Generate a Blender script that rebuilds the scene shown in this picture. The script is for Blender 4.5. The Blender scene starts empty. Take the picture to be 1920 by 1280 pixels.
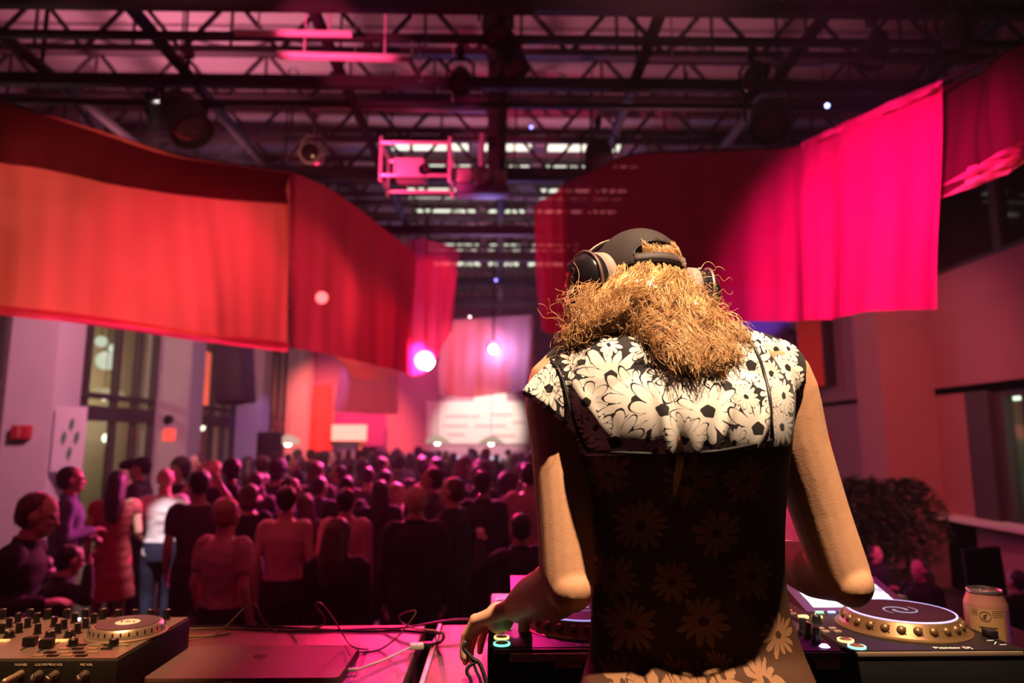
import bpy, bmesh, math, random
import numpy as np
from mathutils import Vector, Matrix, noise
from mathutils.bvhtree import BVHTree
random.seed(11)
RNG = np.random.default_rng(5)
R = math.radians
PI = math.pi
SC = bpy.context.scene
COL = SC.collection
# ------------------------------------------------------------------ camera
F = 1280.0
CAMZ, PITCH, YAW = 2.0, R(8.2), R(-1.1)
CAMR = Matrix.Rotation(YAW, 3, 'Z') @ Matrix.Rotation(PI/2 + PITCH, 3, 'X')
CAM = Vector((0, 0, CAMZ))
def ray(px, py):
    return CAMR @ Vector(((px-960)/F, (640-py)/F, -1))
def P(px, py, Y):
    d = ray(px, py); return CAM + d*(Y/d.y)
def PZ(px, py, z):
    d = ray(px, py); return CAM + d*((z-CAMZ)/d.z)
cd = bpy.data.cameras.new('camera'); co = bpy.data.objects.new('camera', cd); COL.objects.link(co)
co.location = CAM; co.rotation_euler = CAMR.to_euler()
cd.sensor_width = 36; cd.lens = 24; cd.clip_start = 0.05; cd.clip_end = 100
cd.dof.use_dof = True; cd.dof.focus_distance = 1.06; cd.dof.aperture_fstop = 2.9; cd.dof.aperture_blades = 0
SC.camera = co
SC.view_settings.view_transform = 'Standard'
SC.view_settings.look = 'None'
SC.view_settings.exposure = 0.0
SC.view_settings.gamma = 1
SC.view_settings.use_curve_mapping = False
try:
    SC.cycles.use_denoising = True
    SC.cycles.use_adaptive_sampling = True
    SC.cycles.adaptive_threshold = .025
    SC.cycles.max_bounces = 8
    SC.cycles.diffuse_bounces = 2
    SC.cycles.transparent_max_bounces = 12
    SC.cycles.caustics_reflective = False
    SC.cycles.caustics_refractive = False
    SC.cycles.sample_clamp_indirect = 4
except Exception:
    pass
w = bpy.data.worlds.new('world'); SC.world = w; w.use_nodes = True
w.node_tree.nodes['Background'].inputs[0].default_value = (0.02, 0.004, 0.012, 1)
w.node_tree.nodes['Background'].inputs[1].default_value = 0.2

vs_ = w.node_tree.nodes.new('ShaderNodeVolumeScatter'); vs_.inputs['Density'].default_value = .0026; vs_.inputs['Anisotropy'].default_value = .35; vs_.inputs['Color'].default_value = (.9, .85, .9, 1)
w.node_tree.links.new(vs_.outputs[0], w.node_tree.nodes['World Output'].inputs['Volume'])
# ------------------------------------------------------------------ materials
MATS = {}
def srgb(r, g, b):
    f = lambda c: (c/255/12.92 if c/255 <= .04045 else ((c/255+.055)/1.055)**2.4)
    return (f(r), f(g), f(b))
def mat(name, col=(.5, .5, .5), rough=.6, metal=0, spec=.4, emit=None, es=1.0, var=.12, vscale=20, bump=0, bscale=60, sheen=0):
    if name in MATS: return MATS[name]
    m = bpy.data.materials.new(name); m.use_nodes = True; MATS[name] = m
    nt = m.node_tree; b = nt.nodes['Principled BSDF']
    b.inputs['Roughness'].default_value = rough; b.inputs['Metallic'].default_value = metal
    b.inputs['Specular IOR Level'].default_value = spec
    if sheen: b.inputs['Sheen Weight'].default_value = sheen
    tc = nt.nodes.new('ShaderNodeTexCoord')
    nz = nt.nodes.new('ShaderNodeTexNoise'); nz.inputs['Scale'].default_value = vscale; nz.inputs['Detail'].default_value = 4
    nt.links.new(tc.outputs['Object'], nz.inputs['Vector'])
    mx = nt.nodes.new('ShaderNodeMix'); mx.data_type = 'RGBA'
    mx.inputs[6].default_value = (*[c*(1-var) for c in col], 1); mx.inputs[7].default_value = (*[min(1, c*(1+var)) for c in col], 1)
    nt.links.new(nz.outputs['Fac'], mx.inputs[0]); nt.links.new(mx.outputs[2], b.inputs['Base Color'])
    if emit:
        b.inputs['Emission Color'].default_value = (*emit, 1); b.inputs['Emission Strength'].default_value = es
    if bump:
        n2 = nt.nodes.new('ShaderNodeTexNoise'); n2.inputs['Scale'].default_value = bscale; n2.inputs['Detail'].default_value = 3
        nt.links.new(tc.outputs['Object'], n2.inputs['Vector'])
        bp = nt.nodes.new('ShaderNodeBump'); bp.inputs['Strength'].default_value = bump; bp.inputs['Distance'].default_value = .002
        nt.links.new(n2.outputs['Fac'], bp.inputs['Height']); nt.links.new(bp.outputs['Normal'], b.inputs['Normal'])
    return m
def cloth_mat(name, col, trans=.45, clear=.2, wv=500):
    """thin woven fabric: diffuse + translucent + open weave"""
    if name in MATS: return MATS[name]
    m = bpy.data.materials.new(name); m.use_nodes = True; MATS[name] = m
    nt = m.node_tree; nt.nodes.clear(); N = nt.nodes.new; L = nt.links.new
    out = N('ShaderNodeOutputMaterial'); d = N('ShaderNodeBsdfDiffuse'); t = N('ShaderNodeBsdfTranslucent'); tr = N('ShaderNodeBsdfTransparent')
    tc = N('ShaderNodeTexCoord'); nz = N('ShaderNodeTexNoise'); nz.inputs['Scale'].default_value = 1.6; nz.inputs['Detail'].default_value = 3
    L(tc.outputs['Object'], nz.inputs['Vector'])
    mx = N('ShaderNodeMix'); mx.data_type = 'RGBA'
    mx.inputs[6].default_value = (*[c*.85 for c in col], 1); mx.inputs[7].default_value = (*[min(1, c*1.12) for c in col], 1)
    L(nz.outputs['Fac'], mx.inputs[0])
    for s in (d, t): L(mx.outputs[2], s.inputs['Color'])
    tr.inputs['Color'].default_value = (min(1, col[0]*.6+.4), min(1, col[1]*.7+.12), min(1, col[2]*.7+.12), 1)
    m1 = N('ShaderNodeMixShader'); m1.inputs[0].default_value = trans; L(d.outputs[0], m1.inputs[1]); L(t.outputs[0], m1.inputs[2])
    m2 = N('ShaderNodeMixShader'); m2.inputs[0].default_value = clear; L(m1.outputs[0], m2.inputs[1]); L(tr.outputs[0], m2.inputs[2])
    L(m2.outputs[0], out.inputs[0])
    return m
def glow(name, col, s):
    return mat(name, col, .4, emit=col, es=s, var=0)
def glass_mat(name='window_glass', tint=(.8, .85, .8), alpha=.8):
    if name in MATS: return MATS[name]
    m = bpy.data.materials.new(name); m.use_nodes = True; MATS[name] = m
    nt = m.node_tree; nt.nodes.clear(); N = nt.nodes.new; L = nt.links.new
    out = N('ShaderNodeOutputMaterial'); g = N('ShaderNodeBsdfGlossy'); g.inputs['Roughness'].default_value = .05
    tr = N('ShaderNodeBsdfTransparent'); tr.inputs['Color'].default_value = (*tint, 1)
    fr = N('ShaderNodeFresnel'); fr.inputs[0].default_value = 1.45
    ge = N('ShaderNodeNewGeometry'); iv = N('ShaderNodeMath'); iv.operation = 'SUBTRACT'; iv.inputs[0].default_value = 1; L(ge.outputs['Backfacing'], iv.inputs[1])
    mu = N('ShaderNodeMath'); mu.operation = 'MULTIPLY'; L(fr.outputs[0], mu.inputs[0]); L(iv.outputs[0], mu.inputs[1])
    m2 = N('ShaderNodeMixShader'); L(mu.outputs[0], m2.inputs[0]); L(tr.outputs[0], m2.inputs[1]); L(g.outputs[0], m2.inputs[2])
    L(m2.outputs[0], out.inputs[0]); return m

# ------------------------------------------------------------------ mesh builder
def frame_for(d):
    d = d.normalized(); a = Vector((0, 0, 1)) if abs(d.z) < .9 else Vector((1, 0, 0))
    u = d.cross(a).normalized(); return u, u.cross(d).normalized(), d
class MB:
    def __init__(s): s.v = []; s.f = []; s.m = []
    def add(s, vs, fs, mi=0):
        o = len(s.v); s.v += [tuple(x) for x in vs]; s.f += [tuple(i+o for i in f) for f in fs]; s.m += [mi]*len(fs); return s
    def box(s, c, size, rot=None, bev=0, mi=0):
        hx, hy, hz = [x/2 for x in size]; c = Vector(c)
        if bev <= 0:
            vs = [Vector((x, y, z)) for x in (-hx, hx) for y in (-hy, hy) for z in (-hz, hz)]
            fs = [(0, 1, 3, 2), (4, 6, 7, 5), (0, 4, 5, 1), (2, 3, 7, 6), (0, 2, 6, 4), (1, 5, 7, 3)]
        else:
            bm = bmesh.new(); bmesh.ops.create_cube(bm, size=1)
            for v in bm.verts: v.co = Vector((v.co.x*size[0], v.co.y*size[1], v.co.z*size[2]))
            bmesh.ops.bevel(bm, geom=bm.edges[:], offset=min(bev, min(size)*.45), segments=2, affect='EDGES', profile=.5)
            bm.verts.index_update(); vs = [v.co.copy() for v in bm.verts]; fs = [[v.index for v in f.verts] for f in bm.faces]; bm.free()
        if rot is not None: vs = [rot @ v for v in vs]
        return s.add([v+c for v in vs], fs, mi)
    def tube(s, pts, rad, n=12, caps='round', mi=0, sx=1.0):
        pts = [Vector(p) for p in pts]; k = len(pts)
        if not hasattr(rad, '__len__'): rad = [rad]*k
        rings = []; u = None
        for i, p in enumerate(pts):
            d = (pts[min(i+1, k-1)]-pts[max(i-1, 0)])
            if d.length < 1e-9: d = Vector((0, 0, 1))
            d.normalize()
            if u is None: u, v, _ = frame_for(d)
            else:
                u = (u-d*u.dot(d)); u = u.normalized() if u.length > 1e-6 else frame_for(d)[0]
                v = u.cross(d).normalized()
            rings.append((p, u.copy(), v.copy(), rad[i], d))
        ext = []
        if caps == 'round':
            p, u0, v0, r0, d = rings[0]
            for a in (75, 45, 20): ext.append((p-d*r0*math.sin(R(a)), u0, v0, r0*math.cos(R(a)), d))
            ext += rings
            p, u0, v0, r0, d = rings[-1]
            for a in (20, 45, 75): ext.append((p+d*r0*math.sin(R(a)), u0, v0, r0*math.cos(R(a)), d))
        else: ext = rings
        vs = []; fs = []
        for p, a, b, r, d in ext:
            for j in range(n):
                t = 2*PI*j/n; vs.append(p+(a*math.cos(t)*sx+b*math.sin(t))*r)
        for i in range(len(ext)-1):
            for j in range(n):
                q = (j+1) % n; fs.append((i*n+j, i*n+q, (i+1)*n+q, (i+1)*n+j))
        if caps:
            fs.append(tuple(range(n-1, -1, -1))); fs.append(tuple((len(ext)-1)*n+j for j in range(n)))
        fs = [tuple(reversed(f)) for f in fs]
        return s.add(vs, fs, mi)
    def cyl(s, p0, p1, r0, r1=None, n=20, mi=0):
        return s.tube([p0, p1], [r0, r0 if r1 is None else r1], n, 'flat', mi)
    def ell(s, c, r, rot=None, nu=20, nv=12, mi=0):
        c = Vector(c); vs = [Vector((0, 0, r[2]))]; fs = []
        for i in range(1, nv):
            t = PI*i/nv
            for j in range(nu):
                a = 2*PI*j/nu; vs.append(Vector((r[0]*math.sin(t)*math.cos(a), r[1]*math.sin(t)*math.sin(a), r[2]*math.cos(t))))
        vs.append(Vector((0, 0, -r[2]))); L = len(vs)-1
        for j in range(nu): fs.append((0, 1+j, 1+(j+1) % nu))
        for i in range(nv-2):
            for j in range(nu):
                q = (j+1) % nu; fs.append((1+i*nu+j, 1+(i+1)*nu+j, 1+(i+1)*nu+q, 1+i*nu+q))
        for j in range(nu): fs.append((L, 1+(nv-2)*nu+(j+1) % nu, 1+(nv-2)*nu+j))
        if rot is not None: vs = [rot @ v for v in vs]
        return s.add([v+c for v in vs], fs, mi)
    def loft(s, rings, n=32, caps=True, mi=0, p=2.0):
        """rings: (cx,cy,cz,hw,hd) horizontal superellipse rings"""
        vs = []; fs = []
        for cx, cy, cz, hw, hd in rings:
            for j in range(n):
                t = 2*PI*j/n; c, q = math.cos(t), math.sin(t)
                vs.append((cx+hw*math.copysign(abs(c)**(2/p), c), cy+hd*math.copysign(abs(q)**(2/p), q), cz))
        up = rings[-1][2] > rings[0][2]
        for i in range(len(rings)-1):
            for j in range(n):
                q = (j+1) % n; fs.append((i*n+j, i*n+q, (i+1)*n+q, (i+1)*n+j))
        if caps: fs.append(tuple(range(n-1, -1, -1))); fs.append(tuple((len(rings)-1)*n+j for j in range(n)))
        if not up: fs = [tuple(reversed(f)) for f in fs]
        return s.add(vs, fs, mi)
    def lathe(s, prof, c=(0, 0, 0), rot=None, n=32, mi=0):
        c = Vector(c); vs = []; fs = []
        for r, z in prof:
            for j in range(n):
                t = 2*PI*j/n; v = Vector((r*math.cos(t), r*math.sin(t), z)); vs.append((rot @ v if rot is not None else v)+c)
        for i in range(len(prof)-1):
            for j in range(n):
                q = (j+1) % n; fs.append((i*n+j, i*n+q, (i+1)*n+q, (i+1)*n+j))
        if prof[0][0] > 1e-6: fs.append(tuple(range(n-1, -1, -1)))
        if prof[-1][0] > 1e-6: fs.append(tuple((len(prof)-1)*n+j for j in range(n)))
        return s.add(vs, fs, mi)
    def quad(s, a, b, c, d, mi=0): return s.add([a, b, c, d], [(0, 1, 2, 3)], mi)
    def prism(s, poly, z0, z1, mi=0):
        n = len(poly); vs = [(x, y, z0) for x, y in poly]+[(x, y, z1) for x, y in poly]
        fs = [tuple(range(n-1, -1, -1)), tuple(range(n, 2*n))]+[(i, (i+1) % n, n+(i+1) % n, n+i) for i in range(n)]
        return s.add(vs, fs, mi)
    def xf(s, M):
        s.v = [tuple(M @ Vector(v)) for v in s.v]; return s
    def mesh(s, name='m', smooth=True, ang=35):
        me = bpy.data.meshes.new(name); me.from_pydata(s.v, [], s.f)
        if s.m and max(s.m) > 0: me.polygons.foreach_set('material_index', s.m)
        if smooth:
            me.polygons.foreach_set('use_smooth', [True]*len(me.polygons))
            me.update()
            try: me.set_sharp_from_angle(angle=R(ang))
            except Exception: pass
        me.update(); return me
    def obj(s, name, mats, parent=None, smooth=True, ang=35):
        return link(name, s.mesh(name, smooth, ang), mats, parent)
def link(name, me, mats=None, parent=None):
    me.name = name
    if mats is not None:
        me.materials.clear()
        for m in (mats if isinstance(mats, (list, tuple)) else [mats]): me.materials.append(m)
    o = bpy.data.objects.new(name, me); COL.objects.link(o)
    if parent is not None: setp(o, parent)
    return o
def base_mat(o): return Matrix.LocRotScale(o.location, o.rotation_euler, o.scale)
def chain_mat(o):
    M = base_mat(o)
    if o.parent: M = chain_mat(o.parent) @ o.matrix_parent_inverse @ M
    return M
def setp(o, parent):
    o.parent = parent; o.matrix_parent_inverse = chain_mat(parent).inverted()
def tag(o, label=None, cat=None, group=None, kind=None):
    if label: o['label'] = label
    if cat: o['category'] = cat
    if group: o['group'] = group
    if kind: o['kind'] = kind
    return o
def thing(name, label, cat, loc=(0, 0, 0), rz=0, group=None):
    o = bpy.data.objects.new(name, None); COL.objects.link(o); o.empty_display_size = .1
    o.location = loc; o.rotation_euler = (0, 0, rz); return tag(o, label, cat, group)
def single(name, label, cat, mb, mats, group=None, **k):
    return tag(mb.obj(name, mats, None, **k), label, cat, group)
def struct(name, mb, mats, label=None, **k):
    return tag(mb.obj(name, mats, None, **k), label, None, None, 'structure')
def copy_tree(o, parent=None):
    c = o.copy(); COL.objects.link(c)
    if parent is not None: c.parent = parent
    for ch in list(o.children): copy_tree(ch, c)
    return c
def remesh(mb, voxel, smooth=3, fac=.5):
    me = mb.mesh('tmp', False); o = bpy.data.objects.new('tmp', me); COL.objects.link(o)
    r = o.modifiers.new('r', 'REMESH'); r.mode = 'VOXEL'; r.voxel_size = voxel
    if smooth:
        q = o.modifiers.new('s', 'SMOOTH'); q.factor = fac; q.iterations = smooth
    dg = bpy.context.evaluated_depsgraph_get()
    new = bpy.data.meshes.new_from_object(o.evaluated_get(dg), depsgraph=dg)
    bpy.data.objects.remove(o); bpy.data.meshes.remove(me)
    new.polygons.foreach_set('use_smooth', [True]*len(new.polygons)); new.update()
    return new
def mverts(me):
    a = np.empty(len(me.vertices)*3, dtype=np.float32); me.vertices.foreach_get('co', a); return a.reshape(-1, 3)
def setverts(me, a):
    me.vertices.foreach_set('co', np.ascontiguousarray(a, dtype=np.float32).ravel()); me.update()
def cat(pts, n):
    """Catmull-Rom resample of vectors"""
    pts = [Vector(p) for p in pts]; out = []; k = len(pts)-1
    for i in range(n+1):
        t = k*i/n; j = min(int(t), k-1); u = t-j
        p0, p1, p2, p3 = pts[max(j-1, 0)], pts[j], pts[j+1], pts[min(j+2, k)]
        out.append(.5*((2*p1)+(p2-p0)*u+(2*p0-5*p1+4*p2-p3)*u*u+(3*p1-p0-3*p2+p3)*u**3))
    return out
def text_mesh(body, size, thick=.0002, align='CENTER'):
    cu = bpy.data.curves.new('t', 'FONT'); cu.body = body; cu.size = size; cu.extrude = thick; cu.align_x = align; cu.align_y = 'CENTER'; cu.resolution_u = 3
    o = bpy.data.objects.new('t', cu); COL.objects.link(o)
    dg = bpy.context.evaluated_depsgraph_get(); me = bpy.data.meshes.new_from_object(o.evaluated_get(dg), depsgraph=dg)
    bpy.data.objects.remove(o); bpy.data.curves.remove(cu); return me
def lettering(body, size, M, m, parent, name='lettering', thick=.0002, align='CENTER'):
    me = text_mesh(body, size, thick, align); me.transform(M); return link(name, me, m, parent)
def T(x, y, z): return Matrix.Translation((x, y, z))
# ================================================================== the setting
XL, XR, YE, ZR = -6.8, 6.2, 25.0, 7.2
M_wall = mat('plaster_mauve', (.52, .44, .48), .85, var=.08, vscale=3)
M_wallr = mat('plaster_red', (.38, .17, .2), .85, var=.08, vscale=3)
M_dark = mat('dark_steel', (.007, .005, .006), .7)
M_truss = mat('truss_steel', (.05, .03, .038), .6, metal=.2)
M_frame = mat('window_frame', (.06, .045, .05), .6)
M_roof = mat('roof_deck', (.5, .42, .45), .9, var=.35, vscale=.6)
M_white = mat('white_paint', (.75, .72, .7), .7)
M_glass = glass_mat()
struct('floor', MB().box((0, 12, -.05), (16, 30, .1)), mat('floor_concrete', (.12, .1, .1), .5, bump=.3))
mb = MB()
mb.box((-.3, 12, ZR+.1), (16, 30, .2))
for i in range(50): mb.box((-.3, -2+i*.56, ZR-.03), (14, .12, .06))
struct('ceiling', mb, M_roof)
# --- left wall: pillars, bays of glazing
PIL = (5.4, 9.6, 13.8, 18.0, 22.2)
def wall_box(mb, x0, x1, y0, y1, z0, z1): return mb.box(((x0+x1)/2, (y0+y1)/2, (z0+z1)/2), (abs(x1-x0), abs(y1-y0), abs(z1-z0)))
mb = MB()
wall_box(mb, XL-.3, XL, -2.5, 5.4, 0, ZR)
wall_box(mb, XL-.3, XL, 5.4, YE, 4.9, ZR)
for y in PIL: wall_box(mb, XL-.3, XL+.62, y, y+.62, 0, ZR); wall_box(mb, XL-.3, XL, y+.62, y+1.0, 0, ZR)
wall_box(mb, XL-.3, XL, 23.2, YE, 0, ZR)
struct('wall_left', mb, M_wall)
wn = 0
for k, y0 in enumerate(PIL[:-1]):
    a, b = y0+1.0, PIL[k+1]
    fr = MB(); x = XL-.1
    for yy in (a+.04, a+(b-a)*.28, a+(b-a)*.56, a+(b-a)*.78, b-.04): fr.box((x, yy, 2.45), (.12, .09, 4.9))
    for zz in (.05, 2.45, 2.75, 4.85): fr.box((x, (a+b)/2, zz), (.11, b-a, .1 if zz != 2.45 else .26))
    f = struct(f'window_{k+1}', fr, M_frame)
    MB().box((x, (a+b)/2, 2.45), (.012, b-a, 4.9)).obj('pane', M_glass, f)
# blinds & corridor beyond the glass
mb = MB(); wall_box(mb, -10.4, -10.3, 2, YE, 0, 5); wall_box(mb, -10.4, XL-.3, 2, 2.1, 0, 5); wall_box(mb, -10.4, XL-.3, YE-.1, YE, 0, 5); wall_box(mb, -10.4, XL-.3, 2, YE, 5, 5.1)
struct('wall_corridor', mb, mat('corridor_plaster', (.5, .43, .33), .8))
def at_left(px, py, X=XL):
    d = ray(px, py); return CAM+d*((X-CAM.x)/d.x)
M_slat = mat('blind_slat', (.62, .6, .46), .7)
for (px, w, zt, lb) in ((276, .16, 4.6, 'beige vertical blind hanging behind the glazing left of the red square sign'), (296, .12, 4.6, 'narrow beige vertical blind close to the pillar with the red square sign'), (401, .22, 3.4, 'pale vertical blind behind the glazing below the tall red lit panel')):
    c = at_left(px, 780, XL-.45); mb = MB()
    for i in range(3): mb.box((c.x, c.y+(i-1)*w*.9, zt/2), (.02, w*.8, zt), Matrix.Rotation(R(25), 3, 'Z'))
    tag(mb.obj('window_blind', M_slat), lb, 'blind')
# --- right wall
mb = MB()
wall_box(mb, XR, XR+.3, -2.5, 5.0, 0, ZR)
wall_box(mb, XR, XR+.3, 5.0, YE, 2.62, 4.3)      # parapet band
wall_box(mb, XR, XR+.3, 5.0, 9.6, 0, .95)
wall_box(mb, XR, XR+.3, 5.0, YE, 5.6, ZR)
wall_box(mb, XR, XR+.3, 9.0, YE, 0, 2.7)
wall_box(mb, XR, XR+.3, 9.6, YE, 4.2, 5.7)
wall_box(mb, XR-.75, XR, 9.6, 10.3, 0, ZR)        # pillar facing the hall
wall_box(mb, XR-.75, XR, 5.2, 5.7, 0, ZR)
wall_box(mb, 4.2, XR, 14.5, 14.8, 0, ZR)
struct('wall_right', mb, M_wallr)
mb = MB(); wall_box(mb, 8.9, 9.0, 4.5, 10.5, 0, 6); wall_box(mb, XR, 9, 4.5, 10.5, 2.62, 2.72); wall_box(mb, XR+.3, 9, 10.4, 10.5, 0, 6); wall_box(mb, XR+.3, 9, 4.5, 4.6, 0, 6); wall_box(mb, XR+.3, 9, 4.5, 10.5, 5.9, 6)
struct('wall_side_room', mb, mat('room_plaster', (.3, .3, .22), .8))
for i, (z0, z1, ys) in enumerate(((.95, 2.62, (5.74, 6.4, 7.2, 8.0, 8.45, 8.95)), (4.3, 5.6, (5.74, 6.9, 8.2, 9.5)))):
    fr = MB()
    for yy in ys: fr.box((XR+.12, yy, (z0+z1)/2), (.14, .14, z1-z0))
    for zz in (z0+.04, z1-.04): fr.box((XR+.12, (ys[0]+ys[-1])/2, zz), (.13, ys[-1]-ys[0], .08))
    if i == 0: fr.box((XR+.06, 8.72, (z0+z1)/2), (.2, .42, z1-z0))
    f = struct(f'window_{i+6}', fr, M_frame)
    MB().box((XR+.12, (ys[0]+ys[-1])/2, (z0+z1)/2), (.012, ys[-1]-ys[0], z1-z0)).obj('pane', M_glass, f)
struct('trim_1', MB().box((XR-.03, 7.5, .97), (.4, 4.2, .06)), M_white)
# mezzanine box that juts out under the right-hand banner
c0, c1 = P(1545, 600, 12.4), P(1668, 722, 12.4)
struct('trim_2', MB().box(((c0.x+c1.x)/2+.3, 13.1, (c0.z+c1.z)/2), (c1.x-c0.x+.6, 1.4, c0.z-c1.z)), mat('mezzanine_dark', (.05, .02, .035), .8))
# --- end wall and wall behind the stage
struct('wall_end', MB().box((-.3, YE+.15, ZR/2), (14, .3, ZR)), mat('end_plaster', (.55, .3, .38), .85))
struct('wall_stage', MB().box((-.3, -2.6, ZR/2), (14, .2, ZR)), M_dark)
# stage the decks stand on
struct('stage_floor', MB().box((0, -.3, .335), (9, 4.5, .67)), mat('stage_black', (.02, .018, .02), .6, bump=.2))
# --- roof structure
def Yrow(py, z): return PZ(960, py, z).y
for k in range(16):
    y = 4.9+k*1.12; mb = MB()
    for z in (6.3, 6.95): mb.box((-.3, y, z), (13, .09, .08))
    n = 12
    for i in range(n):
        x0 = -6.8+i*13/n; x1 = x0+13/n; xm = (x0+x1)/2
        mb.tube([(x0, y, 6.3), (xm, y, 6.95)], .028, 6, 'flat'); mb.tube([(xm, y, 6.95), (x1, y, 6.3)], .028, 6, 'flat')
        mb.tube([(xm, y, 6.3), (xm, y, 6.95)], .018, 6, 'flat')
    struct('roof_truss', mb, M_truss)
for x in (-5.7, -4.25, -2.95, -1.5, .02, 1.3, 2.65, 4.1, 5.4):
    r = .055 if abs(x) > .1 else .06
    mb = MB().tube([(x, 2.2, 5.42), (x, 24, 5.42)], r, 8, 'flat')
    for y in range(3, 24, 3): mb.tube([(x, y, 5.42), (x, y, 7.15)], .012, 6, 'flat')
    struct('beam', mb, M_dark)
for py, h, d in ((74, .06, .05), (158, .11, .08), (198, .05, .05), (332, .12, .1), (12, .1, .08)):
    y = Yrow(py, 5.3); struct('beam', MB().box((-.3, y, 5.3), (13, d, h)), M_dark)
for y in (10.6, 12.2, 14.2, 16.5): struct('beam', MB().box((-.3, y, 5.32), (13, .12, .15)), M_dark)
struct('beam', MB().box(P(930, 240, 7.9), (.2, .16, 1.7)), M_dark)
# roof lights far down the hall
M_sky = glow('roof_light_glow', (.74, .8, .62), 1.6)
k = 8
for y in (11.2, 12.4, 13.6, 14.9, 16.2, 17.6, 19.2):
    for x0, x1 in ((-1.9, -.55), (-.3, .55), (.85, 2.6)):
        if (k*7) % 5 == 0: x1 -= .5
        o = struct(f'window_{k}', MB().box(((x0+x1)/2, y, ZR-.08), (x1-x0+.1, .62, .1)), M_frame)
        MB().box(((x0+x1)/2, y, ZR-.14), (x1-x0, .5, .03)).obj('pane', M_sky, o)
        k += 1
# ================================================================== hanging fabrics
def ribbon_pts(top, bot, nu, nv, fold=.02, nf=7, seed=1, grow=1.0, sag=0):
    A = cat([P(*t) for t in top], nu); B = cat([P(*t) for t in bot], nu); rows = []
    rr = random.Random(seed); ph = [rr.uniform(0, 6.28) for _ in range(4)]
    for j in range(nv+1):
        v = j/nv; row = []
        for i in range(nu+1):
            p = A[i].lerp(B[i], v); tg = (A[min(i+1, nu)]-A[max(i-1, 0)]).normalized(); nrm = tg.cross(Vector((0, 0, 1))).normalized()
            u = i/nu; amp = fold*(.3+.7*v*grow)
            p = p+nrm*amp*(math.sin(u*nf*6.283+ph[0]+.8*math.sin(v*2+ph[1]))+.5*math.sin(u*nf*2.3*6.283+ph[2]+v))+nrm*.02*math.sin(v*5+u*9+ph[3])
            row.append(p)
        rows.append(row)
    return rows
def grid_mb(rows):
    mb = MB(); nv = len(rows); nu = len(rows[0]); vs = [p for r in rows for p in r]
    return mb.add(vs, [(j*nu+i, j*nu+i+1, (j+1)*nu+i+1, (j+1)*nu+i) for j in range(nv-1) for i in range(nu-1)])
def ribbon(name, label, catg, top, bot, m, nu=70, nv=16, group=None, **k):
    return single(name, label, catg, grid_mb(ribbon_pts(top, bot, nu, nv, **k)), m, group)
LT = [(-140, 150, 4.05), (0, 190, 4.5), (160, 238, 5.0), (320, 288, 5.6), (420, 305, 6.1), (541, 322, 6.8)]
LB = [(-140, 566, 4.05), (0, 580, 4.5), (160, 598, 5.0), (350, 627, 5.65), (450, 639, 6.15), (541, 650, 6.8)]
bl = ribbon('fabric_banner', 'long orange fabric banner sweeping across the upper left under the trusses', 'banner', LT, LB, cloth_mat('orange_cloth', (.85, .2, .17), .4, .1), nu=120, nv=20, fold=.004, nf=6, seed=3)
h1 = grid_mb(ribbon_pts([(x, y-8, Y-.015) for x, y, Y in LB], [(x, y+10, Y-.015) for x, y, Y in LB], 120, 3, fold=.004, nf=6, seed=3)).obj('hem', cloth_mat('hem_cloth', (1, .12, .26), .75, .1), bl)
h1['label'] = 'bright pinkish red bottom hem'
ribbon('shade_strip', 'dark red strip standing in for the shade along the top of the orange banner', 'fabric', [(x, y+3, Y-.05) for x, y, Y in LT], [(-140, 285, 4.0), (0, 305, 4.45), (100, 322, 4.75), (200, 344, 5.1), (320, 362, 5.55), (420, 374, 6.05), (539, 383, 6.75)], cloth_mat('strip_shade_red', (.11, .01, .022), .3, .1), nu=90, nv=6, fold=.006, nf=6, seed=5)  # dark cloth strip put where shade crosses the top of the banner
ribbon('fabric_banner', 'fabric banner continuing the orange one towards the hall centre, shade put into its dark red', 'banner', [(541, 318, 6.85), (600, 344, 7.2), (655, 380, 7.6), (705, 416, 8.0), (745, 446, 8.4), (778, 474, 8.8)], [(541, 650, 6.85), (600, 661, 7.2), (655, 673, 7.6), (705, 686, 8.0), (745, 693, 8.4), (766, 700, 8.8)], cloth_mat('red_cloth_shaded', (.42, .05, .1), .3, .12), nu=60, nv=18, fold=.008, nf=4, seed=8)  # weaker slanting light put into a darker red than the orange length
RTt = [(1058, 345, 6.9), (1120, 318, 6.6), (1180, 292, 6.3), (1300, 284, 5.75), (1420, 280, 5.3), (1505, 272, 4.95), (1560, 243, 4.75), (1660, 200, 4.4), (1766, 153, 4.05)]
RTb = [(1058, 600, 6.9), (1120, 602, 6.6), (1180, 603, 6.3), (1300, 604, 5.75), (1420, 602, 5.3), (1505, 600, 4.95), (1560, 597, 4.75), (1660, 582, 4.4), (1766, 581, 4.05)]
br = ribbon('fabric_banner', 'magenta fabric banner at the right, bright pink at its near end', 'banner', RTt, RTb, cloth_mat('magenta_cloth', (.5, .018, .12), .04, .3), nu=140, nv=24, fold=.028, nf=6, seed=4)
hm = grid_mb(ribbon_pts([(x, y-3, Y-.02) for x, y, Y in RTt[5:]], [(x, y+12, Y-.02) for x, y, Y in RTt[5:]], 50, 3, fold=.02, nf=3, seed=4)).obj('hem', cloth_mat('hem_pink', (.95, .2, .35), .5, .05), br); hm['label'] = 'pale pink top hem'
ribbon('fabric_banner', 'wine red fabric banner at the right edge with bright orange lower hem', 'banner', [(1752, 172, 4.3), (1830, 135, 3.9), (1895, 98, 3.55), (1990, 40, 3.1)], [(1752, 378, 4.3), (1830, 345, 3.9), (1895, 318, 3.55), (1990, 280, 3.1)], cloth_mat('wine_cloth', (.1, .01, .025), .3, .15), nu=40, nv=12, fold=.02, nf=3, seed=6)
wine = bpy.data.objects['fabric_banner.003']
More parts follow.
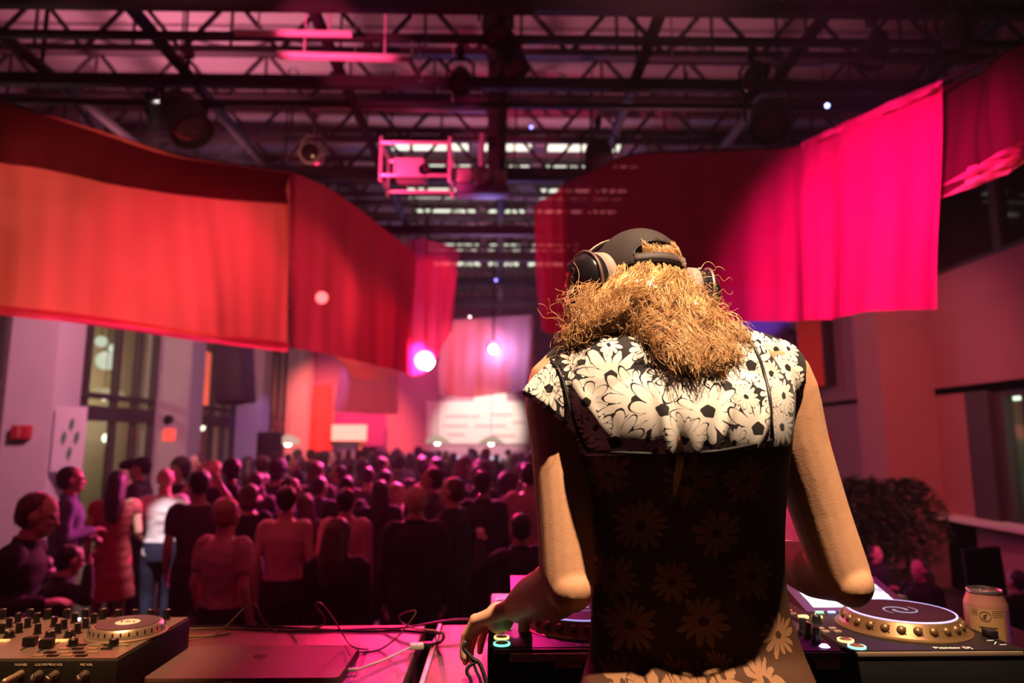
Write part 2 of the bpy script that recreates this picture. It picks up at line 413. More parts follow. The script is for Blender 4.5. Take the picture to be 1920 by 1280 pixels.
for q, (d0, d1, cc) in enumerate(((-34, -14, (.95, .25, .3)), (-12, 8, (1.0, .5, .3)))):
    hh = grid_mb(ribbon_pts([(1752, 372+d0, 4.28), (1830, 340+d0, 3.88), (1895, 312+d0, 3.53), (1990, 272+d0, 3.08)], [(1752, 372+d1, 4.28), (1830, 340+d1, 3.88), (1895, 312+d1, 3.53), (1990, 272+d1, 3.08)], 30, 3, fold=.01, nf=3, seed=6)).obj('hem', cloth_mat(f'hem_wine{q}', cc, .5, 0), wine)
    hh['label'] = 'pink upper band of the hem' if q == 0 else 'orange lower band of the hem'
# tension cords along the tops
def cord(label, pts, r=.008):
    return single('cord', label, 'cord', MB().tube(cat([P(*p) for p in pts], 40), r, 6, 'flat'), mat('black_cord', (.02, .01, .012), .7))
cord('black cord carrying the top of the orange banner', [(x, y-1, Y) for x, y, Y in LT], .012)
cord('black cord carrying the top of the magenta banner', [(x, y-1, Y+.01) for x, y, Y in RTt]+[(1890, 96, 3.65)], .012)
# tall drapes in the middle of the hall
M_dr = cloth_mat('drape_red', (.85, .06, .16), .5, .4)
ribbon('fabric_drape', 'tall sheer red drape hanging left of the hall centre beside the shaded red banner', 'drape', [(764, 452, 9.6), (800, 448, 9.7), (862, 470, 9.8)], [(762, 700, 9.6), (800, 694, 9.7), (846, 620, 9.8)], M_dr, nu=30, nv=16, fold=.06, nf=3, seed=2)
ribbon('fabric_drape', 'narrow sheer red drape curling down from the left tip of the magenta banner', 'drape', [(1000, 398, 7.6), (1020, 372, 7.4), (1062, 348, 7.0)], [(1022, 620, 7.6), (1040, 625, 7.4), (1062, 610, 7.0)], M_dr, nu=24, nv=16, fold=.05, nf=2, seed=9)
ribbon('fabric_banner', 'orange fabric banner hanging across the far centre in front of the blue lamp', 'banner', [(822, 604, 14.2), (870, 598, 14.4), (940, 594, 14.2), (1000, 590, 13.8)], [(822, 738, 14.2), (870, 745, 14.4), (940, 738, 14.2), (1000, 728, 13.8)], cloth_mat('pale_cloth', (.8, .28, .24), .55, .2), nu=40, nv=12, fold=.06, nf=3, seed=12)
ribbon('fabric_drape', 'pink fabric panel hanging over the far left corner above the purple board', 'drape', [(640, 684, 17), (690, 690, 17.4), (748, 680, 17.8)], [(626, 770, 17), (690, 775, 17.4), (746, 776, 17.8)], cloth_mat('pink_panel', (.9, .3, .34), .55, .15), nu=24, nv=10, fold=.05, nf=3, seed=14)
ribbon('fabric_drape', 'orange fabric scoop hanging below the tip of the shaded red banner', 'drape', [(632, 660, 12.2), (670, 672, 12.6), (720, 668, 13), (745, 684, 13.2)], [(632, 672, 12.2), (665, 706, 12.6), (712, 712, 13), (745, 702, 13.2)], cloth_mat('orange_scoop', (.9, .25, .1), .55, .1), nu=24, nv=8, fold=.02, nf=2, seed=15)
ribbon('stage_curtain', 'red pleated curtain at the far left end of the hall', 'curtain', [(566, 716, 22.4), (590, 722, 22.8), (622, 720, 23.2)], [(566, 880, 22.4), (590, 880, 22.8), (622, 880, 23.2)], cloth_mat('curtain_red', (.85, .2, .14), .3, 0), nu=60, nv=8, fold=.07, nf=8, seed=16)
# right side wall hangings seen through and below the magenta banner
def board(name, label, catg, px0, py0, px1, py1, Y, m, th=.06, group=None):
    a, b = P(px0, py0, Y), P(px1, py1, Y)
    return single(name, label, catg, MB().box(((a.x+b.x)/2, Y+th/2, (a.z+b.z)/2), (abs(b.x-a.x), th, abs(a.z-b.z)), None, .01), m, group, smooth=False)
board('wall_panel', 'orange red panel hanging behind the right shoulder below the magenta banner', 'panel', 1484, 424, 1547, 724, 12.3, mat('panel_orange', (.75, .12, .1), .8))
board('wall_panel', 'dull purple panel on the far right wall behind the magenta banner', 'panel', 1352, 430, 1482, 640, 14.3, mat('panel_purple', (.3, .12, .35), .8))
# ================================================================== far end of the hall
M_cream = mat('board_cream', (.9, .82, .74), .8)
board('menu_board', 'wide cream menu board lit up over the far bar', 'board', 800, 752, 992, 832, 24.93, M_cream)
board('menu_board', 'small cream board rising above the middle of the wide menu board', 'board', 888, 729, 950, 752, 24.93, M_cream)
M_ln = mat('faint_print', (.55, .45, .42), .8)
bd = bpy.data.objects['menu_board']
for k, (x0, x1, y) in enumerate(((835, 880, 778), (884, 900, 778), (920, 960, 775), (830, 876, 796), (890, 950, 796), (960, 985, 790), (838, 870, 812), (920, 965, 814))):
    a, b = P(x0, y, 24.93), P(x1, y+4, 24.93)
    MB().box(((a.x+b.x)/2, 24.93, (a.z+b.z)/2), (b.x-a.x, .03, a.z-b.z)).obj('printed_line', M_ln, bd)
board('wall_board', 'purple board hanging below the pink fabric panel in the far left corner', 'board', 628, 772, 722, 836, 23.5, mat('board_purple', (.3, .05, .25), .8))
a = board('light_box', 'glowing white light box sign above the far doorway', 'sign', 622, 796, 686, 826, 22.9, glow('lightbox', (1, .45, .33), 1.0), .15)
dq = P(645, 850, 23.4)
mb = MB(); 
for x in (-.42, .42): mb.box((dq.x+x*1.45, 23.4, 1.05), (.2, .2, 2.1))
mb.box((dq.x, 23.4, 2.14), (1.42, .2, .16))
d1 = struct('door_1', mb, mat('door_frame_pale', (.85, .4, .3), .7, emit=(.9, .3, .2), es=.0))
MB().box((dq.x, 23.42, 1.03), (1.02, .06, 2.06)).obj('door_leaf', mat('door_blue', (.15, .2, .28), .5), d1)
# bar
bq = P(900, 862, 22.8)
t = thing('bar_counter', 'dark bar counter at the far end under the menu board', 'bar', (bq.x, 22.9, 0))
MB().box((bq.x, 22.9, .55), (3.6, .55, 1.06), None, .02).obj('bar_front', mat('bar_dark', (.05, .03, .05), .5), t)
MB().box((bq.x, 22.9, 1.1), (3.7, .65, .05), None, .01).obj('bar_top', mat('bar_top', (.1, .07, .08), .3), t)
M_bot = mat('bottle_blue_glow', (.4, .55, .8), .2, emit=(.5, .7, 1), es=1.6)  # blue glow put into the bottles, which are no lamps
for k, px in enumerate((845, 858, 880, 920, 931, 943)):
    q = P(px, 860, 22.9); mb = MB().lathe([(0, 0), (.05, 0), (.055, .02), (.055, .2), (.02, .27), (.018, .34), (0, .345)], (q.x+k*.02, 22.85, 1.125), n=14)
    single('bottle', 'small bluish bottle with its own glow standing on the far bar counter', 'bottle', mb, M_bot, 'glowing bottles on the far bar')
# pendant dome lamps
M_dome = mat('dome_cream', (.85, .8, .66), .5, emit=(1, .85, .6), es=.35)
M_bulb = glow('bulb_warm', (1, .9, .7), 9)
for px, py, Y, w, lb in ((540, 828, 16, .30, 'cream dome pendant lamp hanging beside the black speaker on the left'), (820, 827, 19, .34, 'cream dome pendant lamp over the left half of the far bar'), (921, 828, 19, .34, 'cream dome pendant lamp over the right half of the far bar'), (196, 738, 17, .55, None)):
    if lb is None:
        q = at_left(196, 741, -8.6); w = .45; lb = 'bright pendant lamp in the corridor behind the left glazing'
    else: q = P(px, py, Y)
    t = thing('pendant_lamp', lb, 'lamp', q)
    MB().lathe([(.03, .16), (w*.45, .12), (w*.8, .05), (w, -.04), (w*.98, -.05), (w*.78, .035), (w*.42, .1), (.02, .13)], q, n=28).obj('lamp_shade', M_dome, t)
    MB().ell(q+Vector((0, 0, -.02)), (.085, .085, .085)).obj('bulb', M_bulb, t)
    MB().tube([q+Vector((0, 0, .15)), Vector((q.x, q.y, 4.9 if q.x < XL else ZR))], .008, 6, 'flat').obj('cord', M_dark, t)
for px, py, X, r, lb in ((201, 821, -8.8, .1, 'round white globe lamp shining through the left glass door'), (378, 801, -8.2, .09, 'small white globe lamp behind the glazing below the tall red lit panel')):
    q = at_left(px, py, X); t = thing('globe_lamp', lb, 'lamp', q)
    MB().ell(q, (r, r, r)).obj('globe', glow('globe_white', (1, .95, .75), 4), t)
    MB().tube([q+Vector((0, 0, r)), Vector((q.x, q.y, 4.95))], .01, 6, 'flat').obj('cord', M_dark, t)
q = at_left(378, 715, -7.6)
t = thing('floor_lamp', 'tall red lit panel glowing behind the glazing left of the hanging speaker', 'lamp', (q.x, q.y, 0))
z0, z1 = at_left(380, 768, -7.6).z, at_left(390, 662, -7.6).z
MB().box((q.x, q.y, (z0+z1)/2), (.34, .4, z1-z0), Matrix.Rotation(R(10), 3, 'Z'), .06).obj('diffuser', glow('red_panel', (1, .13, .08), 1.2), t)
MB().tube([(q.x, q.y, 0), (q.x, q.y, z0)], .04, 8, 'flat').obj('stand', M_dark, t)
# white blobs: paper lanterns and shelf in the corridor
M_lan = mat('paper_white', (.85, .85, .8), .8, emit=(.8, .9, .85), es=.8)
for px, py, r, lb in ((190, 640, .13, 'small white paper lantern highest in the corridor behind the left glazing'), (209, 652, .09, 'small white paper lantern just right of the highest one in the corridor'), (199, 676, .22, 'largest white paper lantern in the corridor behind the left glazing')):
    q = at_left(px, py, -8.9); t = thing('paper_lantern', lb, 'lantern', q)
    MB().ell(q, (r, r, r*.95)).obj('lantern_globe', M_lan, t); MB().tube([q+Vector((0, 0, r)), Vector((q.x, q.y, 4.98))], .008, 6, 'flat').obj('cord', M_dark, t)
# left wall small things
q0, q1 = P(28, 797, 9.58), P(58, 823, 9.58)
t = thing('hose_cabinet', 'small dark red fire cabinet on the nearest left pillar', 'cabinet', ((q0.x+q1.x)/2, 9.56, q1.z))
MB().box(((q0.x+q1.x)/2, 9.55, (q0.z+q1.z)/2), (q1.x-q0.x, .1, q0.z-q1.z), None, .01).obj('cabinet_box', mat('fire_red', (.35, .02, .03), .5), t)
MB().box(((q0.x+q1.x)/2, 9.495, (q0.z+q1.z)/2), (.03, .012, q0.z-q1.z-.04)).obj('door_strip', mat('fire_pale', (.5, .12, .14), .5), t)
q0, q1 = P(106, 762, 9.59), P(153, 884, 9.59)
t = thing('poster', 'tall pale poster with four green leaf prints beside the left glass door', 'poster', ((q0.x+q1.x)/2, 9.58, q1.z))
MB().box(((q0.x+q1.x)/2, 9.59, (q0.z+q1.z)/2), (q1.x-q0.x, .02, q0.z-q1.z)).obj('sheet', mat('poster_paper', (.72, .62, .7), .7), t)
for px, py in ((133, 795), (118, 820), (142, 820), (128, 849)):
    c = P(px, py, 9.56); mb = MB().ell((c.x, 9.578, c.z), (.034, .008, .085), Matrix.Rotation(R(8), 3, 'Y'))
    mb.box((c.x, 9.577, c.z-.09), (.008, .008, .05)); mb.obj('leaf_print', mat('leaf_green', (.08, .22, .12), .8), t)
c = P(317, 815, 13.78); t = thing('fire_sign', 'small red square sign lit on the second left pillar', 'sign', (c.x, 13.78, c.z))
MB().box((c.x, 13.78, c.z), (.24, .04, .24), None, .01).obj('sign_plate', glow('sign_red', (.95, .1, .07), .9), t)
for dx in (-.045, .045): MB().box((c.x+dx, 13.745, c.z), (.03, .012, .12)).obj('pictogram_bar', mat('sign_pale', (.9, .4, .35), .6), t)
c = P(315, 786, 13.75); single('wall_bell', 'small dark round bell above the red square sign', 'bell', MB().lathe([(0, 0), (.09, 0), (.09, .05), (.05, .08), (0, .085)], (c.x, 13.8, c.z), Matrix.Rotation(R(90), 3, 'X')), M_dark)
# speakers
M_spk = mat('speaker_black', (.007, .005, .007), .7)
def speaker(label, c, size, rz, stand):
    t = thing('loudspeaker', label, 'speaker', c); rot = Matrix.Rotation(rz, 3, 'Z') @ Matrix.Rotation(R(-6 if not stand else 0), 3, 'Y')
    MB().box(c, size, rot, .03).obj('cabinet', M_spk, t)
    MB().box(c+rot @ Vector((0, -size[1]/2-.005, 0)), (size[0]*.9, .02, size[2]*.92), rot, .005).obj('grille', mat('grille_black', (.009, .006, .009), .8), t)
    if stand:
        MB().tube([(c.x, c.y, .02), (c.x, c.y, c.z-size[2]/2)], .02, 8, 'flat').obj('pole', M_dark, t)
        for k in range(3):
            a = k*2.094; MB().tube([(c.x, c.y, .6), (c.x+.45*math.cos(a), c.y+.45*math.sin(a), .02)], .014, 6, 'flat').obj('leg', M_dark, t)
    else:
        mb = MB(); mb.tube([(c.x, c.y, c.z+size[2]/2-.05), (c.x, c.y, 5.2)], .02, 6, 'flat'); mb.obj('hanging_bracket', M_dark, t)
speaker('big black speaker hanging below the orange banner on the left', P(441, 700, 10.2), (.42, .4, .9), R(-14), False)
speaker('black speaker raised on a stand at the left side of the crowd', P(505, 842, 13.5), (.42, .42, .66), R(10), True)
# ================================================================== rigging pipes and lamps
def pipe(label, a, b, r, m, nm='lighting_pipe'): return single(nm, label, 'pipe', MB().tube([a, b], r, 10, 'flat').tube([a.lerp(b, .2), Vector((a.lerp(b, .2).x, a.y, 7.16))], .008, 6, 'flat').tube([a.lerp(b, .8), Vector((a.lerp(b, .8).x, b.y, 7.16))], .008, 6, 'flat'), m)
M_pipe = mat('pipe_bright', (.62, .5, .52), .35, metal=.4); M_pgrey = mat('pipe_grey', (.3, .24, .26), .45, metal=.4)
pipe('bright pink lit pipe upper left, the higher of two', P(440, 60, 5.1), P(660, 64, 5.1), .028, M_pipe)
pipe('bright pink lit pipe upper left, the lower of two', P(520, 103, 5.25), P(771, 110, 5.25), .035, M_pipe)
pipe('short slanting pipe at the right end of the lower bright pink pipe', P(768, 110, 5.25), P(790, 152, 5.32), .025, M_pipe)
pipe('pink lit pipe above the caged projector', P(600, 200, 7.0), P(910, 206, 7.0), .03, M_pipe)
pipe('faint purple lit pipe across the upper right', P(1190, 117, 5.9), P(1545, 122, 5.9), .018, mat('pipe_purple', (.4, .3, .45), .4, metal=.3))
pipe('grey pipe crossing the ceiling far left below the thick beam', P(-20, 186, 5.7), P(420, 196, 5.7), .03, M_dark)
def fixture(label, c, aim, r, ln, lens=None, body=None, hang=5.3, name='stage_light', mlens=None):
    """lamp with body, lens, yoke and clamp; c centre, aim direction"""
    c = Vector(c); d = Vector(aim).normalized(); t = thing(name, label, 'stage light', c); body = body or M_spk
    u, v, _ = frame_for(d); rot = Matrix((u, v, d)).transposed()
    MB().lathe([(0, -ln*.62), (r*.55, -ln*.6), (r*.8, -ln*.42), (r*.92, -ln*.2), (r, 0), (r, ln*.42), (r*1.06, ln*.45), (r*1.06, ln*.5), (r*.9, ln*.5), (r*.86, ln*.36), (0, ln*.34)], c, rot, 20).obj('lamp_body', body, t)
    MB().lathe([(0, .012), (r*.6, .01), (r*.84, 0)], c+d*ln*.4, rot, 20).obj('lens', mlens or mat('lens_dark', (.05, .03, .05), .08, spec=.8), t)
    w = r*1.2; top = c+Vector((0, 0, r*1.9)); mb = MB()
    ax = d.cross(Vector((0, 0, 1))); ax = (ax if ax.length > .05 else Vector((1, 0, 0))).normalized()
    mb.tube([c+ax*w, c+ax*w+Vector((0, 0, r*1.4)), top+ax*w*.5, top, top-ax*w*.5, c-ax*w+Vector((0, 0, r*1.4)), c-ax*w], .014, 6, 'flat'); mb.obj('yoke', body, t)
    MB().tube([top, Vector((top.x, top.y, max(hang, top.z+.08)))], .018, 8, 'flat').obj('hanging_rod', body, t)
    MB().box((top.x, top.y, max(hang, top.z+.08)), (.07, .1, .09), None, .01).obj('clamp', body, t)
    return t
M_rb = mat('fixture_grey', (.4, .3, .32), .4, metal=.3)
fixture('large black lamp at the upper left over the orange banner', P(345, 218, 5.5), (.5, -.3, -.8), .17, .42)
fixture('black lamp hanging left of the large one over the orange banner', P(290, 205, 6.2), (.2, .3, -1), .09, .26)
fixture('square nosed pink lit lamp left of the caged projector', P(588, 290, 6.6), (0, -.95, -.25), .105, .28, body=M_rb)
fixture('black lamp high in the middle above the thick beam', P(930, 45, 5.2), (.1, -.3, -1), .12, .3)
fixture('black lamp just below the highest middle one', P(955, 108, 5.4), (.3, -.2, -1), .13, .3)
fixture('round black lamp on the thick beam left of the middle post', P(863, 148, 5.8), (0, -.6, -.8), .1, .22)
fixture('black lamp hanging right of centre at the left tip of the magenta banner', P(1122, 290, 6.8), (0, -.5, -.9), .15, .32)
fixture('black lamp over the middle of the magenta banner', P(1440, 222, 5.7), (-.2, -.6, -.8), .16, .36)
fixture('black lamp upper right beside the dark beam', P(1410, 150, 5.9), (-.3, -.4, -1), .09, .26)
fixture('black lamp in the far upper right corner', P(1790, 60, 4.4), (-.4, -.2, -1), .1, .26)
fixture('black lamp high at the far right above the magenta banner', P(1640, 95, 5.0), (-.3, .1, -1), .1, .25)
# caged video projector and neighbour
t = thing('video_projector', 'pink lit video projector in a pipe cage under the trusses', 'projector', P(785, 318, 7.4))
a, b = P(722, 285, 7.4), P(846, 345, 7.4); M_cage = mat('cage_pipe', (.7, .55, .58), .35, metal=.3)
for y in (7.15, 7.65):
    for z in (a.z, b.z): MB().tube([(a.x, y, z), (b.x, y, z)], .02, 8).obj('cage_rail', M_cage, t)
    for x in (a.x, b.x): MB().tube([(x, y, b.z-.06), (x, y, a.z+.06)], .018, 8).obj('cage_post', M_cage, t)
for x in (a.x, b.x):
    for z in (a.z, b.z): MB().tube([(x, 7.15, z), (x, 7.65, z)], .016, 8).obj('cage_tie', M_cage, t)
c = P(770, 322, 7.4); MB().box((c.x, 7.4, c.z), (.34, .34, .2), None, .02).obj('projector_body', mat('projector_grey', (.62, .5, .52), .5), t)
c2 = P(797, 322, 7.2); MB().lathe([(0, 0), (.06, 0), (.07, .12), (.055, .13), (.05, .1), (0, .09)], (c2.x, 7.25, c2.z), Matrix.Rotation(R(90), 3, 'X'), 18).obj('lens', M_spk, t)
MB().tube([(c.x, 7.4, a.z), (c.x, 7.4, 5.42)], .02, 8, 'flat').obj('hanging_rod', M_dark, t)
c = P(905, 335, 7.3); t = thing('moving_head', 'pink lit moving head lamp right of the caged projector', 'stage light', c)
MB().box((c.x-.2, 7.3, c.z), (.17, .24, .16), None, .02).obj('base_box', M_rb, t)
MB().lathe([(0, -.1), (.09, -.09), (.1, .05), (.085, .09), (.05, .08), (0, .07)], (c.x, 7.2, c.z-.01), Matrix.Rotation(R(90), 3, 'X'), 20).obj('lamp_head', M_rb, t)
MB().box((c.x+.2, 7.3, c.z), (.14, .2, .14), None, .02).obj('driver_box', M_rb, t)
MB().box((c.x, 7.36, c.z-.13), (.6, .26, .08), None, .01).obj('base_plate', mat('plate_violet', (.2, .14, .3), .5), t)
MB().tube([(c.x, 7.3, c.z+.05), (c.x-.02, 7.3, c.z+.25), (c.x, 7.3, 5.42)], .03, 8, 'flat').obj('arm', M_rb, t)
# the visible lamps facing the stage
fixture('dazzling white pink lamp facing the stage in the middle of the hall', P(797, 676, 10.4), (.05, -1, -.12), .17, .3, hang=5.42, mlens=glow('lens_pink_hot', (1, .6, .76), 60))
fixture('blue white lamp shining in front of the far orange banner', P(925, 655, 13.4), (.0, -1, -.1), .1, .24, hang=5.42, mlens=glow('lens_blue_hot', (.6, .62, 1), 40))
fixture('red white lamp glowing through the orange banner', P(604, 558, 8.6), (.2, -1, -.2), .09, .2, hang=5.42, mlens=glow('lens_red_hot', (1, .5, .42), 40))
for px, py, Y, cc, lb in ((996, 238, 8.2, (.25, .25, 1), 'tiny blue indicator light under the beam at the hall centre'), (1551, 198, 5.9, (.4, .5, 1), 'tiny pale blue indicator light over the magenta banner'), (930, 525, 10.5, (.25, .2, 1), 'tiny blue indicator light beside the hanging post far ahead'), (881, 594, 13.8, (.8, .8, .75), 'tiny white indicator light on top of the far orange banner')):
    q = P(px, py, Y); t = thing('indicator_light', lb, 'light', q)
    MB().ell(q, (.02, .02, .02), nu=12, nv=8).obj('led', glow('led_%d' % px, cc, 6), t)
    MB().box(q+Vector((0, .03, .03)), (.05, .04, .05), None, .006).obj('housing', M_spk, t)
    MB().tube([q+Vector((0, .03, .05)), (q.x, q.y+.03, 7.15)], .004, 5, 'flat').obj('wire', M_spk, t)
# fluorescent tubes in the side room behind the right glazing
def at_x(px, py, X):
    d = ray(px, py); return CAM+d*(X/d.x)
for px, py, X, L_, cc, lb in ((1880, 748, 7.4, 1.3, (.75, .9, .7), 'whitish tube lamp glowing high in the room behind the right lower glazing'), (1858, 812, 8.1, .8, (.9, .85, .5), 'yellowish tube lamp lower down behind the right lower glazing')):
    q = at_x(px, py, X); t = thing('tube_lamp', lb, 'lamp', q)
    MB().tube([q-Vector((0, L_/2, 0)), q+Vector((0, L_/2, 0))], .03, 10).obj('tube', glow('tube_%d' % px, cc, 3), t)
    MB().box(q+Vector((0, 0, .045)), (.1, L_, .05)).obj('housing', M_spk, t)
    for s in (-.4, .4): MB().tube([q+Vector((0, s*L_, .06)), Vector((q.x, q.y+s*L_, 2.62))], .008, 6, 'flat').obj('hanger', M_spk, t)
# dark plants and a screen back on the right
M_leaf = mat('leaf_dark', (.04, .05, .03), .6)
def bush(label, px, pyt, pyb, w, Y, seed):
    a, b = P(px, pyt, Y), P(px, pyb, Y); rr = random.Random(seed); t = thing('potted_plant', label, 'plant', (a.x, Y, 0))
    mb = MB(); H = a.z-.6
    for i in range(1500):
        z = .55+H*rr.random()**.8; f = math.sin(min(1, (z-.35)/(H+.25))*PI)**.5; an = rr.uniform(0, 6.283); r = w*f*rr.random()**.5
        c = Vector((a.x+r*math.cos(an), Y+r*math.sin(an), z)); d = Vector((math.cos(an), math.sin(an), rr.uniform(-.5, .9))).normalized(); u, v, _ = frame_for(d); s = rr.uniform(.07, .15)
        mb.add([c, c+d*s*.5+u*s*.3, c+d*s-Vector((0, 0, s*.2)), c+d*s*.5-u*s*.3], [(0, 1, 2, 3)])
    mb.obj('foliage', M_leaf, t, smooth=False)
    MB().tube([(a.x, Y, .4), (a.x, Y, H*.8+.5)], .03, 8).obj('stem', mat('stem_brown', (.06, .035, .02), .8), t)
    MB().lathe([(0, 0), (.2, 0), (.27, .42), (.25, .43), (.22, .38), (0, .38)], (a.x, Y, 0), n=20).obj('pot', mat('pot_dark', (.08, .05, .05), .6), t)
bush('tall dark bushy plant right of the raised arm, nearest the hall', 1612, 892, 1040, .34, 7.9, 1)
bush('wide dark bushy plant in front of the right pillar', 1690, 893, 1040, .44, 8.4, 2)
c = P(1845, 1072, 4.4); t = thing('screen_back', 'dark flat panel standing behind the drink can at the right', 'screen', (c.x, 4.4, 0))
MB().box(c, (.24, .04, .3), Matrix.Rotation(R(-4), 3, 'Y'), .01).obj('panel', M_spk, t)
MB().tube([(c.x, 4.42, .02), (c.x, 4.42, c.z)], .02, 8, 'flat').obj('stand', M_dark, t)
MB().lathe([(0, 0), (.16, 0), (.15, .02), (0, .03)], (c.x, 4.42, 0), n=20).obj('stand_base', M_dark, t)
c = P(1480, 830, 14.4); 
single('wall_notice', 'small red notice on the far right wall beside the raised arm', 'notice', MB().box(P(1553, 825, 12.2), (.12, .03, .25), None, .01), mat('notice_red', (.5, .05, .08), .6))
# ================================================================== tables and gear
ZT, ZD = 1.552, 1.653
M_vinyl = mat('table_vinyl', (.14, .05, .05), .36, bump=1.0, bscale=230, var=.1)
M_blk = mat('plastic_black', (.009, .007, .008), .38)
M_blk2 = mat('plastic_soft_black', (.009, .008, .008), .6)
M_gun = mat('gunmetal', (.16, .13, .12), .34, metal=.5)
M_gold = mat('alu_champagne', (.62, .48, .34), .3, metal=.7)
M_alu = mat('alu_edge', (.6, .52, .38), .35, metal=.7)
M_prt = mat('print_white', (.85, .78, .68), .6)
def table(name, label, x0, x1, m, y0=1.17, y1=1.757):
    t = thing(name, label, 'table', ((x0+x1)/2, (y0+y1)/2, .67))
    MB().box(((x0+x1)/2, (y0+y1)/2, ZT-.02), (x1-x0, y1-y0, .04), None, .004).obj('tabletop', m, t)
    for x in (x0+.05, x1-.05):
        for y in (y0+.05, y1-.05): MB().box((x, y, (.67+ZT-.04)/2), (.045, .045, ZT-.04-.67)).obj('leg', M_dark, t)
    return t
table('deck_table', 'pink lit table with textured top under the laptop and the left controller', -1.55, -.178, M_vinyl)
t = table('deck_table', 'textured table with yellowish metal edge under the two players and the mixer', -.137, 1.25, M_vinyl)
MB().box((-.142, 1.4635, ZT-.02), (.01, .587, .046), None, .002).obj('edge_strip', M_alu, t)['label'] = 'yellowish metal edge strip'
# ---- controller at the left
CX1, CX0, CY0, CY1, CZ1 = -.664, -1.2, 1.271, 1.557, 1.62
t = ctl = thing('dj_controller', 'brown lit controller full of black knobs at the left end of the table', 'dj controller', (CX1-.25, CY0, ZT))
MB().box(((CX0+CX1)/2, (CY0+CY1)/2, (ZT+.006+CZ1)/2), (CX1-CX0, CY1-CY0, CZ1-ZT-.006), None, .003).obj('body', M_blk2, t)
MB().box(((CX0+CX1)/2, (CY0+CY1)/2, CZ1+.001), (CX1-CX0-.008, CY1-CY0-.008, .003)).obj('top_plate', mat('ctl_plate', (.2, .15, .13), .36, metal=.35, bump=.2), t)
for x in (CX0+.04, CX1-.04):
    for y in (CY0+.04, CY1-.04): MB().cyl((x, y, ZT), (x, y, ZT+.008), .012).obj('rubber_foot', M_blk, t)
def knob_mesh(r, h):
    mb = MB().lathe([(0, 0), (r*1.25, 0), (r*1.25, .002), (r, .0025), (r*.92, h*.92), (r*.8, h), (0, h)], n=18); return mb
kn = {}
def knob(parent, p, r, h, m=None, name='knob', rz=0):
    key = (round(r, 4), round(h, 4), (m or M_blk).name)
    if key not in kn:
        mb = knob_mesh(r, h); mb.box((0, r*.55, h), (r*.22, r*.8, .0012), mi=1); me = mb.mesh('knob'); me.materials.append(m or M_blk); me.materials.append(M_prt); kn[key] = me
    o = bpy.data.objects.new(name, kn[key]); COL.objects.link(o); setp(o, parent); o.location = p; o.rotation_euler = (0, 0, rz); return o
rr = random.Random(4)
for px, py in ((3, 1160), (55, 1160), (88, 1160), (124, 1160), (158, 1160), (191, 1160), (222, 1161), (253, 1161), (282, 1161), (311, 1161), (33, 1167), (68, 1167), (139, 1167), (175, 1168), (16, 1176), (51, 1176), (101, 1174), (119, 1179), (160, 1177), (2, 1187), (35, 1186), (70, 1188), (108, 1187), (145, 1187)):
    knob(ctl, PZ(px, py, CZ1+.0025), .0062 if py > 1163 else .007, .019 if py > 1163 else .02, rz=rr.uniform(-2, 2))
for px, py in ((17, 1195), (93, 1195), (130, 1194), (137, 1210), (213, 1210)):
    knob(ctl, PZ(px, py, CZ1+.0025), .0085, .013, name='encoder', rz=rr.uniform(-2, 2))
for px, py in ((56, 1211), (87, 1215)):
    p = PZ(px, py, CZ1+.0025); MB().box(p+Vector((0, 0, .009)), (.022, .016, .016), None, .002).obj('fader_cap', M_blk, ctl)
    MB().box(p+Vector((0, .01, .0005)), (.003, .07, .001)).obj('fader_slot', M_blk, ctl)
for px, py, w in ((4, 1201, .024), (73, 1201, .008), (114, 1201, .026)): MB().box(PZ(px, py, CZ1+.004), (w, .012, .004), None, .001).obj('lit_button', mat('button_cream', (.9, .62, .3), .4, emit=(1, .6, .2), es=.5), ctl)
MB().box(PZ(147, 1161, CZ1+.004), (.007, .012, .004)).obj('lit_button', glow('led_white', (.8, .85, 1), 2), ctl)
jc = PZ(238, 1188, CZ1+.0025)
MB().lathe([(0, 0), (.073, 0), (.073, .003), (.069, .005), (.064, .018), (.06, .021), (0, .021)], jc, n=48).obj('jog_skirt', mat('jog_gold', (.5, .4, .3), .3, metal=.75), ctl)
mb = MB()
for k in range(30): 
    a = k*2*PI/30; mb.box(jc+Vector((.0665*math.cos(a), .0665*math.sin(a), .0115)), (.0012, .0022, .012), Matrix.Rotation(a, 3, 'Z'))
mb.obj('jog_ribs', M_blk, ctl)
MB().lathe([(0, 0), (.0575, 0), (.0565, .0015), (0, .0015)], jc+Vector((0, 0, .021)), n=48).obj('jog_disc', mat('jog_vinyl', (.05, .04, .05), .25), ctl)
lg = MB().lathe([(0, 0), (.022, 0), (0, .0006)], jc+Vector((0, 0, .0226)), n=32).obj('jog_label', M_prt, ctl)
mb = MB()
for k in range(3): mb.box(jc+Vector((-.012+.012*k, 0, .0236)), (.003, .008, .0006), Matrix.Rotation(R(20), 3, 'Z')); 
mb.box(jc+Vector((0, 0, .0236)), (.012, .002, .0006), Matrix.Rotation(R(20), 3, 'Z')); mb.obj('logo', M_blk, ctl)
for j, py in enumerate((1209, 1216, 1223, 1229)):
    for i in range(4):
        p = PZ([152, 132, 118, 105][j]*.72+i*27+[52, 34, 19, 6][j]-10, py, CZ1+.003)
        MB().box(p, (.019, .009, .004), None, .001).obj('pad_button', M_gold if (i+j) % 2 else M_blk, ctl)
p0, p1 = PZ(203, 1226, CZ1+.0025), PZ(238, 1207, CZ1+.0025)
MB().tube([p0, p1], .0012, 6).obj('pitch_slot', M_gold, ctl)
for px, tx in ((39, 'PHONES'), (77, 'CUE MIX'), (105, 'CUE VOL'), (162, 'MIC VOL')):
    q = P(px, 1246, CY0-.0006); lettering(tx, .0055, Matrix.Translation(q) @ Matrix.Rotation(R(90), 4, 'X'), M_prt, ctl)
